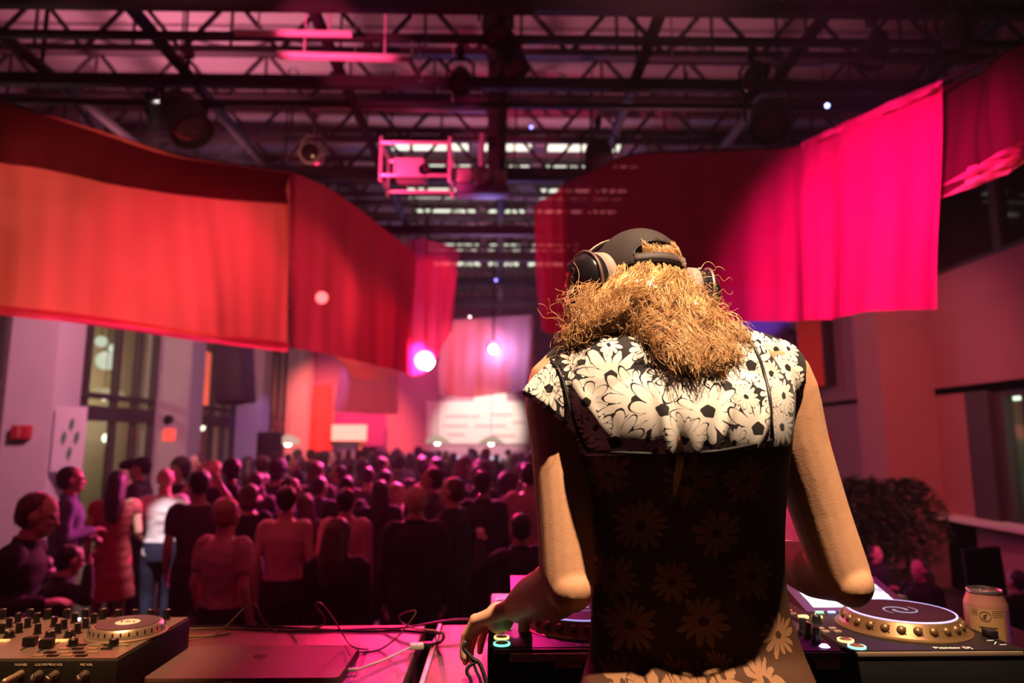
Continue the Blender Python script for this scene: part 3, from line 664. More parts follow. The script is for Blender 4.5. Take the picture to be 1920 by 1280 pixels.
q = P(92, 1247, CY0-.0008); MB().tube([q+Vector((.0025*math.cos(a), 0, .0025*math.sin(a))) for a in np.linspace(0, PI, 9)], .0005, 5).obj('headphone_symbol', M_prt, ctl)
def front_knob(px, py, ang):
    q = P(px, py, CY0); rot = Matrix.Rotation(R(90), 3, 'X')
    k = MB().lathe([(0, 0), (.0075, 0), (.0075, .003), (.006, .004), (.0055, .018), (0, .019)], q, rot, 18).obj('knob', M_gun, ctl)
    MB().box(q+Vector((.002*math.sin(ang), -.0193, .002*math.cos(ang))), (.0014, .001, .007), Matrix.Rotation(ang, 3, 'Y')).obj('pointer', M_prt, k)
for px, py, a in ((74, 1264, .1), (104, 1264, -.9), (160, 1264, -.5)): front_knob(px, py, a)
q = P(40, 1262, CY0); j = MB().cyl(q, q+Vector((0, -.012, 0)), .006).obj('jack_socket', M_gold, ctl)
def cable(label, pts, r, m, n=60, cl='cable', nm='cable', group=None):
    return single(nm, label, cl, MB().tube(cat(pts, n), r, 8, 'round'), m, group)
M_cab = mat('cable_black', (.03, .024, .024), .4); M_cabb = mat('cable_brown', (.3, .19, .12), .4); M_cabw = mat('cable_white', (.85, .78, .66), .45)
hp = thing('headphone_plug', 'metal headphone plug with black lead in the front of the left controller', 'plug', q+Vector((0, -.03, 0)))
MB().tube([q+Vector((0, -.013, 0)), q+Vector((-.004, -.034, -.002))], .0052, 12, 'round').obj('plug_body', M_gold, hp)
MB().tube(cat([q+Vector((-.004, -.036, -.002)), q+Vector((-.025, -.06, -.02)), q+Vector((-.05, -.075, -.055)), q+Vector((-.06, -.12, -.2))], 20), .003, 8).obj('lead', M_cab, hp)
# ---- laptop
LA, LB_, LC, LD = [Vector((x, y, 0)) for x, y in ((-.645, 1.322), (-.292, 1.322), (-.29, 1.522), (-.64, 1.522))]
lc = (LA+LB_+LC+LD)/4
def rrect(w, h, r, n=6):
    out = []
    for cx, cy, a0 in ((w/2-r, h/2-r, 0), (-w/2+r, h/2-r, 90), (-w/2+r, -h/2+r, 180), (w/2-r, -h/2+r, 270)):
        for k in range(n+1): a = R(a0+90*k/n); out.append((cx+r*math.cos(a), cy+r*math.sin(a)))
    return out
t = lap = thing('laptop', 'closed grey laptop lying on the table between controller and cables', 'laptop', (lc.x, lc.y, ZT))
M_lap = mat('laptop_grey', (.2, .13, .13), .36, metal=.4, var=.03)
sh = rrect(.353, .2, .011)
MB().prism([(x+lc.x, y+lc.y) for x, y in sh], ZT+.002, ZT+.0135).obj('base', M_lap, t, ang=30)
MB().prism([(x+lc.x, y+lc.y) for x, y in sh], ZT+.0145, ZT+.0205).obj('lid', M_lap, t, ang=30)
MB().box((lc.x, lc.y, ZT+.014), (.34, .19, .0012)).obj('gasket', M_blk, t)
q = P(447, 1274, 1.3215); MB().box((q.x, lc.y-.0995, ZT+.0125), (.05, .004, .004), None, .001).obj('opening_notch', M_gold, t)
for x in (-.14, .14):
    for y in (-.07, .07): MB().cyl((lc.x+x, lc.y+y, ZT), (lc.x+x, lc.y+y, ZT+.0025), .01).obj('rubber_foot', M_blk, t)
q = PZ(487, 1230, ZT+.0205)
out = []
for k in range(48):
    a = 2*PI*k/48; r = .0135*(1+.05*math.cos(2*a)); x, y = r*1.02*math.cos(a), r*math.sin(a)
    y -= .0025*math.exp(-(x/.004)**2)*(1 if y > 0 else -.7)
    if (x-.0165)**2+(y-.002)**2 < .0065**2:
        d = Vector((x-.0165, y-.002)); d = d.normalized()*.0065; x, y = .0165+d.x, .002+d.y
    out.append((-x+q.x, -y*.95+q.y))
lo = MB().prism(out, ZT+.0204, ZT+.0209)
lo.prism([(q.x+x, q.y+y) for x, y in ((0, -.0145), (.002, -.018), (.006, -.0205), (.0065, -.018), (.004, -.015))], ZT+.0204, ZT+.0209)
lo.obj('logo', M_blk, t, smooth=False)
# ---- media players
def make_player(label):
    t = thing('media_player', label, 'media player', (0, 0, 0)); W, D, H = .302, .416, .101
    MB().box((W/2, D/2, H/2+.004), (W, D, H-.008), None, .005).obj('body', mat('player_body', (.006, .005, .005), .75, spec=.12), t)
    MB().box((W/2, D/2, H+.0002), (W-.006, D-.006, .0022), None, .001).obj('top_plate', mat('player_plate', (.013, .009, .009), .4, spec=.2, bump=.1, bscale=400), t)
    MB().box((W/2, -.0005, H-.004), (W-.02, .004, .008), None, .0015).obj('front_trim', mat('trim_brown', (.22, .15, .1), .4, metal=.3), t)
    for x in (.03, W-.03):
        for y in (.04, D-.04): MB().cyl((x, y, 0), (x, y, .005), .014).obj('rubber_foot', M_blk2, t)
    # tilted screen block
    mb = MB(); x0, x1, y0, y1, zr = .045, .27, .256, .405, .042
    mb.add([(x0, y0, H), (x1, y0, H), (x1, y1, H), (x0, y1, H), (x0, y0, H+.003), (x1, y0, H+.003), (x1, y1, H+zr), (x0, y1, H+zr)], [(3, 2, 1, 0), (4, 5, 6, 7), (0, 1, 5, 4), (1, 2, 6, 5), (2, 3, 7, 6), (3, 0, 4, 7)])
    bz = mb.obj('screen_housing', mat('housing_red_black', (.06, .025, .03), .3), t, smooth=False)
    sl = (zr-.003)/(y1-y0)
    def onscr(x, y, dz=.0012): return (x, y, H+.003+(y-y0)*sl+dz)
    sx0, sx1, sy0, sy1 = .066, .249, .27, .368
    scr = MB().add([onscr(sx0, sy0), onscr(sx1, sy0), onscr(sx1, sy1), onscr(sx0, sy1)], [(0, 1, 2, 3)]).obj('display', glow('display_white', (.66, .68, .86), 1.05), bz)
    def sq(x, y, w, h, m, dz=.0018): return MB().add([onscr(x, y, dz), onscr(x+w, y, dz), onscr(x+w, y+h, dz), onscr(x, y+h, dz)], [(0, 1, 2, 3)]).obj('display_block', m, bz)
    g1, g2 = glow('display_bright', (.95, .95, 1), 1.3), glow('display_grey', (.42, .44, .6), .9)
    sq(sx0, .315, .183, .008, g1); sq(sx0, .33, .183, .02, g2); sq(sx0, .29, .1, .018, g2)
    for k in range(7): sq(.072+k*.024, .276, .012+.004*(k % 3), .006, g1, .0024)
    for k in range(26): sq(.068+k*.007, .3215-.004*abs(math.sin(k*1.7)), .0035, .004+.008*abs(math.sin(k*1.7)), g1, .003)
    MB().box((.155, .396, H+.003+.14*sl+.001), (.02, .004, .002)).obj('usb_light', glow('led_lilac', (.8, .75, 1), 3), bz)
    # jog wheel
    jc = Vector((.176, .149, H+.001))
    jw = MB().lathe([(0, 0), (.114, 0), (.114, .002), (.107, .003), (.1035, .006), (.094, .026), (.091, .028), (0, .028)], jc, n=72).obj('jog_wheel', mat('jog_brass', (.16, .085, .035), .42, metal=.6), t)
    mb = MB()
    for k in range(24):
        a = 2*PI*k/24; mb.ell(jc+Vector((.0958*math.cos(a), .0958*math.sin(a), .0148)), (.0085, .0085, .0085), None, 12, 8)
    for k in range(48):
        a = 2*PI*(k+.5)/48
        for z in ((.0105, .0205) if k % 2 == 0 else (.0155,)): 
            if k % 2 == 0 or True: mb.ell(jc+Vector(((.1035-(z-.006)*.475)*math.cos(a), (.1035-(z-.006)*.475)*math.sin(a), z)), (.0016, .0016, .0016), None, 6, 4)
    mb.obj('jog_dimples', mat('jog_brass', (.4, .27, .15)), jw)
    MB().lathe([(.0885, 0), (.092, 0), (.0915, .0022), (.089, .0022), (.0885, 0)], jc+Vector((0, 0, .0275)), n=72).obj('light_ring', glow('ring_lilac', (.4, .4, .95), .9), jw)
    MB().lathe([(0, 0), (.0886, 0), (.0875, .001), (0, .001)], jc+Vector((0, 0, .0285)), n=72).obj('jog_disc', mat('disc_black', (.012, .006, .007), .45, spec=.2), jw)
    mb = MB()
    for s in (0, PI):
        pts = [jc+Vector(((.012+.0075*k/4)*math.cos(s+k*.32), (.012+.0075*k/4)*math.sin(s+k*.32), .0302)) for k in range(13)]
        mb.tube(pts, [.0035-.0002*k for k in range(13)], 6, 'round', sx=1)
    mb.v = [(x, y, jc.z+.0298+(z-jc.z-.0298)*.25) for x, y, z in mb.v]
    mb.obj('jog_display', glow('swirl_blue', (.12, .15, .26), .8), jw)
    me = text_mesh('Pioneer DJ', .0145, .0002); me.transform(T(.183, .014, H+.0016)); link('lettering', me, M_prt, t)
    # play and cue buttons
    for (x, y), cc, r in (((.024, .058), (1, .75, .25), .0135), ((.024, .02), (.2, .95, .62), .0145)):
        MB().lathe([(r*.78, 0), (r, 0), (r, .003), (r*.8, .003), (r*.78, 0)], (x, y, H+.0012), n=32).obj('button_ring', glow('ring_%.1f' % cc[0], cc, 1.6), t)
        MB().lathe([(0, 0), (r*.76, 0), (r*.76, .0035), (r*.6, .0045), (0, .0042)], (x, y, H+.0012), n=32).obj('round_button', mat('button_bronze', (.42, .26, .12), .28, metal=.85), t)
    for (x, y), cc, s in (((.02, .215), (1, .72, .2), 1), ((.047, .215), (1, .72, .2), 1)):
        MB().box((x, y, H+.003), (.018, .013, .005), None, .002).obj('loop_button', glow('loop_yellow', cc, 1.5), t)
    for k, cc in enumerate(((.25, .85, .5), (.3, .45, .9), (.25, .4, .9), (.25, .85, .5), (.25, .5, .95), (.3, .45, .9), (.9, .5, .2), (.4, .6, 1))):
        MB().box((.068+k*.0245, .249, H+.003), (.016, .006, .004), None, .001).obj('hot_cue_button', glow('cue_%d' % (cc[0]*100+cc[1]*10), cc, .9), t)
    for y, x in ((.13, .014), (.13, .036), (.11, .014), (.11, .036)):
        MB().box((x, y, H+.003), (.013, .008, .004), None, .001).obj('search_button', M_gold, t)
    for k in range(5): MB().box((.012+.002*k, .245+.026*k, H+.002), (.014, .004, .002)).obj('small_button', glow('small_red', (.6, .1, .06), .6) if k == 1 else M_gold, t)
    knob(t, Vector((.03, .18, H+.001)), .009, .014)
    # right side: rotary selector, vinyl knob, tempo slider
    knob(t, Vector((.284, .33, H+.001)), .012, .016, M_gun, name='rotary_selector')
    for dx in (-.013, .013): MB().ell((.284+dx, .316, H+.004), (.005, .004, .003), None, 12, 8).obj('led', glow('led_icy', (.6, .8, 1), 3), t)
    for k in range(3): MB().box((.283, .285-.016*k, H+.003), (.017, .007, .004), None, .001).obj('side_button', M_gold if k < 2 else glow('side_yellow', (.8, .6, .2), .9), t)
    knob(t, Vector((.288, .232, H+.001)), .007, .013)
    MB().box((.292, .09, H+.0015), (.004, .12, .001)).obj('tempo_slot', M_blk2, t)
    MB().box((.2915, .075, H+.008), (.015, .024, .013), None, .002).obj('tempo_slider', M_blk, t)
    MB().tube([(.268, .032, H+.0018), (.279, .044, H+.0018)], .0008, 5).obj('printed_tick', M_prt, t)
    for x, y in ((.281, .03), (.277, .055)): MB().box((x, y, H+.0016), (.012, .002, .0006)).obj('printed_tick', M_prt, t)
    return t
O2 = Vector((.58, 1.18, ZT))
pl = make_player('black media player with lit white screen, on the right beside the drink can')
pl.location = O2
pl2 = copy_tree(pl); pl2.location = (-.018, 1.208, ZT); pl2['label'] = 'black media player under the left forearm, mostly hidden by the arm'
pl['group'] = pl2['group'] = 'media players either side of the mixer'
tr = MB().box((.115, -.004, .089), (.155, .01, .0135), None, .002).obj('front_plate', mat('plate_gold', (.8, .62, .4), .3, metal=.75), None); tr.parent = pl2; tr['label'] = 'shiny gold front plate'
def sticker(x, y, z, w, h, name_owner):
    s = MB().box((x, y, z), (w, .0012, h)).obj('sticker', mat('sticker_paper', (.72, .48, .36), .6), name_owner)
    mb = MB()
    for k, (a, b, zz, hh) in enumerate(((-.1, .3, .22, .06), (-.1, .34, .08, .03), (-.1, .36, .0, .03), (-.1, .2, -.1, .03))):
        mb.box((x+w*(a+b)/2, y-.0009, z+h*zz), (w*(b-a), .0006, h*hh))
    mb.obj('printed_line', mat('ink_dark', (.05, .03, .03), .7), s); return s
def onto(px, py, Y): return P(px, py, Y)
a = onto(1066, 1237, 1.205); sticker(a.x, 1.2065, a.z, .047, .026, pl2)
# ---- mixer
mx0, mx1, mY = .29, .575, 1.182
t = mixr = thing('dj_mixer', 'black mixer between the two players, mostly hidden behind the performer', 'mixer', ((mx0+mx1)/2, 1.2, ZT))
MB().box(((mx0+mx1)/2, mY+.19, ZT+.052), (mx1-mx0, .38, .096), None, .004).obj('body', M_blk, t)
MB().box(((mx0+mx1)/2, mY+.19, ZD-.0005), (mx1-mx0-.004, .374, .003), None, .001).obj('top_plate', mat('player_plate'), t)
MB().box(((mx0+mx1)/2, mY-.0005, ZD-.006), (mx1-mx0, .004, .011), None, .0015).obj('front_trim', mat('trim_brown'), t)
for x in (mx0+.03, mx1-.03):
    for y in (mY+.03, mY+.35): MB().cyl((x, y, ZT), (x, y, ZT+.006), .013).obj('rubber_foot', M_blk2, t)
for i in range(4):
    x = mx0+.04+i*.05
    for k in range(5): knob(t, Vector((x, mY+.33-k*.034, ZD+.001)), .0075, .015)
    MB().box((x, mY+.1, ZD+.0012), (.004, .075, .001)).obj('fader_slot', M_blk2, t)
    MB().box((x, mY+.085+.012*i, ZD+.008), (.016, .011, .014), None, .002).obj('fader_cap', M_gun, t)
MB().box((mx0+.115, mY+.035, ZD+.0012), (.06, .004, .001)).obj('crossfader_slot', M_blk2, t)
MB().box((mx0+.115, mY+.035, ZD+.008), (.011, .016, .014), None, .002).obj('crossfader_cap', M_gun, t)
for px, py, m in ((1517, 1191, M_gun), (1531, 1200, M_gun), (1506, 1182, M_blk)): knob(t, PZ(px, py, ZD+.001), .0068, .022, m)
o = MB().lathe([(0, .004), (.005, .004), (.008, .001), (.009, 0)], PZ(1546, 1212, ZD+.001), n=20).obj('effect_button', glow('led_violet', (.5, .45, 1), 3.5), t)
for k in range(4): MB().box(PZ(1536+k*12, 1219, ZD+.001), (.008, .0015, .0006)).obj('printed_tick', M_prt, t)
p = PZ(1575, 1213, ZD+.0012); MB().tube([p+Vector((-.006, 0, 0)), p+Vector((0, .007, 0)), p+Vector((.006, 0, 0)), p+Vector((-.006, 0, 0))], .0006, 4).obj('warning_triangle', M_prt, t)
a = P(1551, 1238, mY); sticker(a.x, mY-.001, a.z, .04, .026, t)
a = P(1578, 1248, mY); MB().ell((a.x, mY, a.z), (.003, .003, .0025), None, 12, 8).obj('front_screw', M_gun, t)
# ---- drink can
cc = Vector((.922, 1.333, ZT)); cr, ch = .036, .169
t = can = thing('drink_can', 'tan and purple drink can standing beside the right media player', 'can', cc)
def prof(r, h): return [(0, .004), (r*.72, 0), (r*.86, .003), (r, .016), (r, h*.83), (r*.97, h*.86), (r*.8, h*.955), (r*.79, h*.965)]
MB().lathe(prof(cr, ch), cc, n=40).obj('can_body', mat('can_pink', (.5, .2, .16), .4, metal=.15), t)
MB().lathe([(cr*.79, ch*.962), (cr*.83, ch*.972), (cr*.83, ch*.99), (cr*.8, ch), (cr*.76, ch*.985), (cr*.74, ch*.965), (0, ch*.96)], cc, n=40).obj('can_rim', mat('can_alu', (.7, .66, .66), .25, metal=.9), t)
tb = MB().tube([cc+Vector((.008*math.cos(a)-.004, .012*math.sin(a), ch*.975)) for a in np.linspace(0, 2*PI, 17)], .0016, 6, None); tb.obj('pull_tab', mat('can_alu'), t)
def patch(a0, a1, z0, z1, m, nm, rr=1.004, n=16, par=None):
    mb = MB(); vs = []
    for k in range(n+1):
        a = R(a0+(a1-a0)*k/n)
        for z in (z0, z1): vs.append(cc+Vector((cr*rr*math.cos(a), cr*rr*math.sin(a), z)))
    return mb.add(vs, [(2*k, 2*k+2, 2*k+3, 2*k+1) for k in range(n)]).obj(nm, m, par or t)
lb = patch(190, 283, .014, ch*.82, mat('can_label', (.6, .33, .14), .55), 'label_panel')
pu = patch(293, 350, .014, ch*.8, mat('can_purple', (.36, .12, .52), .45), 'purple_panel')
M_ink = mat('ink_dark')
rl = random.Random(2)
patch(215, 262, ch*.615, ch*.63, M_ink, 'printed_heading', 1.008, par=lb)
for k in range(14):
    z = ch*(.56-.034*k); patch(205+rl.uniform(0, 10), 268-rl.uniform(0, 16), z, z+.0011, M_ink, 'printed_line', 1.008, par=lb)
for k in range(4):
    z = ch*(.80-.02*k)
    for a0, a1 in ((197, 215), (250, 280)): patch(a0, a1, z, z+.0008, M_ink, 'printed_line', 1.008, 6, par=lb)
mb = MB(); 
def ring(ac, zc, r, th, m, nm, par):
    mb = MB(); mb.tube([cc+Vector((cr*1.006*math.cos(R(ac)+r*math.cos(a)/cr), cr*1.006*math.sin(R(ac)+r*math.cos(a)/cr), zc+r*math.sin(a))) for a in np.linspace(0, 2*PI, 25)], th, 5, None); mb.obj(nm, m, par)
ring(233, ch*.74, .0085, .0005, M_ink, 'round_emblem', lb)
mb = MB(); 
for k in range(5):
    a = R(233)+(rl.uniform(-.004, .004))/cr; mb.tube([cc+Vector((cr*1.006*math.cos(a), cr*1.006*math.sin(a), ch*.74-.005+.002*k)), cc+Vector((cr*1.006*math.cos(a+.07), cr*1.006*math.sin(a+.07), ch*.74-.004+.002*k))], .0007, 5)
mb.obj('emblem_mark', M_ink, lb)
M_vio = mat('ink_violet', (.1, .02, .22), .5)
ring(318, ch*.36, .0052, .0012, M_vio, 'printed_letter', pu); ring(318, ch*.56, .004, .0009, M_vio, 'printed_letter', pu); ring(318, ch*.47, .0035, .0007, M_vio, 'printed_letter', pu)
# ---- cables
def tz(px, py, dz=.002): return PZ(px, py, ZT+dz)
cable('thin cable whose loop stands up behind the laptop, nearest the controller', [tz(352, 1200), tz(400, 1190), P(432, 1166, 1.62), P(455, 1143, 1.63), P(477, 1133, 1.63), P(488, 1152, 1.62), P(500, 1172, 1.64), tz(520, 1183)], .0019, M_cabb)
cable('thin cable with the tallest loop behind the middle of the laptop', [tz(440, 1178), tz(540, 1182), P(600, 1174, 1.62), P(608, 1160, 1.6), P(592, 1135, 1.6), P(602, 1131, 1.58), P(625, 1160, 1.56), P(648, 1196, 1.53), P(664, 1213, 1.46), tz(690, 1217)], .0019, M_cabb)
cable('thin cable looping over the seam between the two tables', [tz(668, 1222, .004), tz(712, 1217), P(748, 1190, 1.57), P(780, 1147, 1.58), P(757, 1149, 1.6), P(748, 1160, 1.62), P(770, 1176, 1.6), P(815, 1182, 1.56), P(826, 1186, 1.54)], .0019, M_cabb)
cable('long black cable lying along the back edge of the tables', [tz(330, 1180), tz(430, 1177), tz(500, 1180), tz(600, 1182), tz(700, 1178), P(760, 1176, 1.68), P(830, 1164, 1.7), P(880, 1161, 1.72), P(930, 1168, 1.72)], .0026, M_cabb)
cable('second black cable beside the long one at the back of the laptop', [tz(345, 1174), tz(450, 1173), tz(560, 1177), tz(680, 1183), tz(740, 1181), tz(790, 1184), tz(822, 1190)], .0024, M_cab)
cable('black lead running from the controller towards the back cables', [P(221, 1278, 1.29), tz(262, 1249), tz(310, 1216), tz(348, 1195), tz(400, 1191), tz(430, 1186)], .0022, M_cabb)
wc = thing('charging_cable', 'white charging cable curving from the laptop corner down past the controller', 'cable', tz(300, 1230))
MB().tube(cat([tz(215, 1292, .004), tz(245, 1258, .004), tz(285, 1233, .004), tz(325, 1221, .004), tz(342, 1218, .004)], 30), .0032, 10).obj('cord', M_cabw, wc)
MB().tube([tz(340, 1218, .005), tz(359, 1216, .005)], [.0036, .0028], 10).obj('plug', M_cabw, wc)
ad = thing('video_adapter', 'white adapter plugged into the right side of the laptop', 'adapter', tz(740, 1216))
MB().box((lc.x+.1865, 1.4, ZT+.0095), (.02, .009, .006), Matrix.Rotation(R(8), 3, 'Z'), .002).obj('plug', M_cabw, ad)
pA = Vector((lc.x+.195, 1.402, ZT+.009)); pB = tz(770, 1213, .009)
MB().tube(cat([pA, pA.lerp(pB, .5)+Vector((0, 0, -.003)), pB], 14), .0026, 8).obj('lead', M_cabw, ad)
MB().box(tz(781, 1211, .0095), (.03, .02, .012), Matrix.Rotation(R(12), 3, 'Z'), .003).obj('socket_block', M_cabw, ad)
vp = thing('video_plug', 'black plug with curled lead fitted to the white adapter', 'plug', tz(810, 1208))
MB().box(tz(802, 1208, .0095), (.026, .016, .01), Matrix.Rotation(R(14), 3, 'Z'), .002).obj('plug_body', M_blk, vp)
MB().tube(cat([tz(812, 1207, .01), tz(826, 1203, .012), P(832, 1194, 1.5), P(828, 1185, 1.53), tz(815, 1187)], 24), .0035, 8).obj('lead', M_cab, vp)
for lb_, pts, r in (('thick black cable held by the hanging fingers of the left hand', [(872, 1205), (870, 1216), (885, 1233), (901, 1247), (915, 1300), (920, 1400)], .0034), ('pink lit black cable hanging left of the one in the fingers', [(892, 1240), (878, 1250), (876, 1262), (884, 1285), (886, 1400)], .003), ('thin cable hanging nearest the front corner of the left player', [(886, 1238), (892, 1255), (903, 1290), (905, 1400)], .0024)):
    cable(lb_, [P(x, y, 1.165) for x, y in pts], r, M_cab)
# ================================================================== the performer at the decks
def skin_mat(name, col):
    if name in MATS: return MATS[name]
    m = mat(name, col, .48, spec=.35, var=.09, vscale=60, bump=.12, bscale=350)
    return m
M_skin = skin_mat('skin_warm', (.6, .31, .18))
dj = thing('person', 'performer seen from behind in a black and white daisy print dress at the decks', 'person', (P(1300, 1300, 1.03).x, 1.03, .67))
def hw_at(px, py, h, Y): return (P(px+h, py, Y)-P(px-h, py, Y)).length/2
TOR = [  # px, py, back Y, half width px, half depth
 (1308, 1420, .935, 222, .115), (1308, 1330, .918, 218, .122), (1307, 1275, .938, 206, .113), (1306, 1245, .99, 198, .092), (1303, 1212, 1.036, 189, .07), (1293, 1140, 1.042, 176, .068),
 (1289, 1060, 1.036, 171, .07), (1287, 980, 1.02, 172, .077), (1283, 910, .985, 178, .096), (1278, 850, .951, 186, .114), (1272, 790, .943, 196, .124),
 (1263, 735, .958, 208, .122), (1250, 695, .992, 205, .106), (1238, 668, 1.02, 170, .09), (1222, 640, 1.052, 100, .075), (1208, 612, 1.075, 62, .062), (1200, 570, 1.10, 57, .06)]
_TR = np.array([[px, py, yb, h, d] for px, py, yb, h, d in TOR])
def _smooth(k):
    n = len(_TR)-1; j = min(int(k), n-1); u = k-j; p = [_TR[max(0, min(n, j+q))] for q in (-1, 0, 1, 2)]
    return .5*(2*p[1]+(p[2]-p[0])*u+(2*p[0]-5*p[1]+4*p[2]-p[3])*u*u+(3*p[1]-p[0]-3*p[2]+p[3])*u**3)
def torso_rings(off, sel=None):
    out = []; idx = [i for i in range(len(TOR)) if not sel or sel(i)]; n = (idx[-1]-idx[0])*5
    for q in range(n+1):
        px, py, yb, h, d = _smooth(idx[0]+q/5); Y = yb+d; c = P(px, py, Y); out.append((c.x, c.y, c.z, hw_at(px, py, h, Y)+off, d+off))
    return out
SHL, SHR = P(1048, 722, 1.10), P(1462, 712, 1.11)
ELL, ELR = P(1063, 1082, 1.06), P(1578, 1076, 1.12)
WRL, WRR = P(972, 1138, 1.24), P(1428, 1040, 1.31)
HC = P(1192, 556, 1.205)                                  # head centre
HROT = Matrix.Rotation(R(14), 3, 'Z') @ Matrix.Rotation(R(-9), 3, 'X')   # local: +y face, -y back of head
def hl(x, y, z): return HC+HROT @ Vector((x, y, z))
def limb(mb, pts, rad, n=16): return mb.tube(cat(pts, 4*(len(pts)-1)), [float(np.interp(k/(4*(len(pts)-1)), np.linspace(0, 1, len(rad)), rad)) for k in range(4*(len(pts)-1)+1)], n)
def head_shapes(mb, hl, rot, s=1.0, ear=True):
    mb.ell(hl(0, -.008*s, .02*s), (.076*s, .096*s, .098*s), rot)
    mb.ell(hl(0, .03*s, -.045*s), (.058*s, .062*s, .072*s), rot)
    mb.ell(hl(0, .062*s, -.085*s), (.03*s, .026*s, .024*s), rot)
    mb.tube([hl(0, .088*s, .012*s), hl(0, .107*s, -.028*s)], [.008*s, .0135*s], 10)
    mb.tube([hl(-.012*s, .098*s, -.032*s), hl(.012*s, .098*s, -.032*s)], .009*s, 8)
    for x in (-.032, .032): mb.ell(hl(x*s, .078*s, .022*s), (.022*s, .012*s, .007*s), rot); mb.ell(hl(x*1.05*s, .074*s, -.02*s), (.02*s, .018*s, .016*s), rot)
    mb.ell(hl(0, .088*s, -.056*s), (.022*s, .012*s, .006*s), rot); mb.ell(hl(0, .087*s, -.065*s), (.019*s, .012*s, .007*s), rot)
    if ear:
        for x in (-1, 1): mb.ell(hl(x*.078*s, -.005*s, -.005*s), (.012*s, .02*s, .033*s), rot)
def hand(mb, w, fwd, nrm, side, curl, spread=.1, s=1.0, thumb=(.5, .5), fl=1.0):
    """w wrist, fwd along the hand, nrm out of the back of the hand, side towards the thumb"""
    fwd = fwd.normalized(); side = (side-fwd*side.dot(fwd)).normalized(); nrm = (nrm-fwd*nrm.dot(fwd)-side*nrm.dot(side)).normalized()
    base = []
    for k in range(4):
        off = (1.5-k)*.0205*s; kn_ = w+fwd*(.088-.004*abs(k-1)-.003*k)*s+side*off+nrm*(.004*s-.002*abs(k-1.3)*s)
        mb.tube([w+side*off*.45+fwd*.005*s, w+side*off*.75+fwd*.045*s, kn_], [.0145*s, .0125*s, .0102*s], 12); base.append(kn_)
        mb.ell(kn_+nrm*.003*s, (.0095*s,)*3, None, 12, 8)
    mb.ell(w+fwd*.045*s-nrm*.006*s, (.026*s,)*3, None, 14, 10)
    L = ((.044, .026, .02), (.048, .03, .021), (.045, .028, .021), (.036, .021, .019))
    for k in range(4):
        p = base[k]; d = (fwd+side*spread*(1.5-k)).normalized(); pts = [p]; c = 0
        for j in range(3):
            c += curl[k][j]; dd = (d*math.cos(c)-nrm*math.sin(c)); p = p+dd*L[k][j]*s*fl; pts.append(p)
        mb.tube([pts[0], pts[0].lerp(pts[1], .5), pts[1], pts[1].lerp(pts[2], .5), pts[2], pts[3]], [.0096*s, .0086*s, .0088*s, .0077*s, .0078*s, .0064*s], 12)
    b = w+side*.02*s+fwd*.014*s-nrm*.006*s
    t1 = b+(side*.75+fwd*.65-nrm*thumb[0]*.5).normalized()*.044*s; t2 = t1+(side*.3+fwd*.85-nrm*thumb[0]).normalized()*.034*s; t3 = t2+(fwd-side*.1-nrm*thumb[1]).normalized()*.027*s
    mb.tube([w+fwd*.01*s+side*.008*s, b, t1, t2, t3], [.013*s, .0155*s, .0115*s, .0102*s, .0078*s], 12)
mb = MB()
rg = torso_rings(0); mb.loft(rg, 40, p=2.25)
mb.tube([P(1206, 620, 1.13), P(1197, 570, 1.165), HC+Vector((0, -.01, -.03))], [.06, .055, .056], 20)
mb.ell(P(1160, 655, 1.1), (.085, .06, .04)); mb.ell(P(1310, 655, 1.1), (.1, .06, .042))      # trapezius
mb.ell(P(1165, 750, 1.035), (.08, .06, .1)); mb.ell(P(1370, 750, 1.04), (.08, .06, .1))      # shoulder blades
head_shapes(mb, hl, HROT, 1.0, ear=True)
limb(mb, [P(1120, 700, 1.09), SHL, P(1049, 830, 1.085), P(1058, 960, 1.07), ELL], [.06, .052, .0455, .0435, .041])
limb(mb, [P(1400, 690, 1.1), SHR, P(1495, 830, 1.115), P(1537, 960, 1.12), ELR], [.06, .053, .049, .0455, .0435])
mb.ell(ELL+Vector((.004, -.012, -.012)), (.035, .035, .036)); mb.ell(ELR+Vector((.006, -.014, -.012)), (.034, .036, .036))
limb(mb, [ELL, ELL.lerp(WRL, .3)+Vector((.004, 0, -.006)), ELL.lerp(WRL, .65), WRL], [.041, .044, .036, .0265])
limb(mb, [ELR, ELR.lerp(WRR, .3)+Vector((0, 0, -.004)), ELR.lerp(WRR, .65), WRR], [.0425, .045, .036, .027])
# left hand reaching over the front corner of the player, fingers down to the cables
hw_ = WRL+Vector((-.004, .006, .0)); KN = P(917, 1146, 1.255)
fw = (KN-hw_)
hand(mb, hw_, Vector((-.62, .62, -.4)), Vector((-.35, .2, .9)), Vector((.7, .65, 0)), [(.3, .4, .25), (.36, .42, .25), (.42, .44, .25), (.48, .46, .25)], .04, 1.06, (.8, .5), .95)
# right hand lowered on the mixer
rh = WRR+Vector((-.01, .02, -.01))
hand(mb, rh, Vector((-.3, .55, -.75)), Vector((.0, .8, .6)), Vector((-.9, -.2, 0)), [(.2, .5, .4), (.25, .55, .4), (.3, .6, .4), (.35, .6, .4)], .1, .95, (.3, .3))
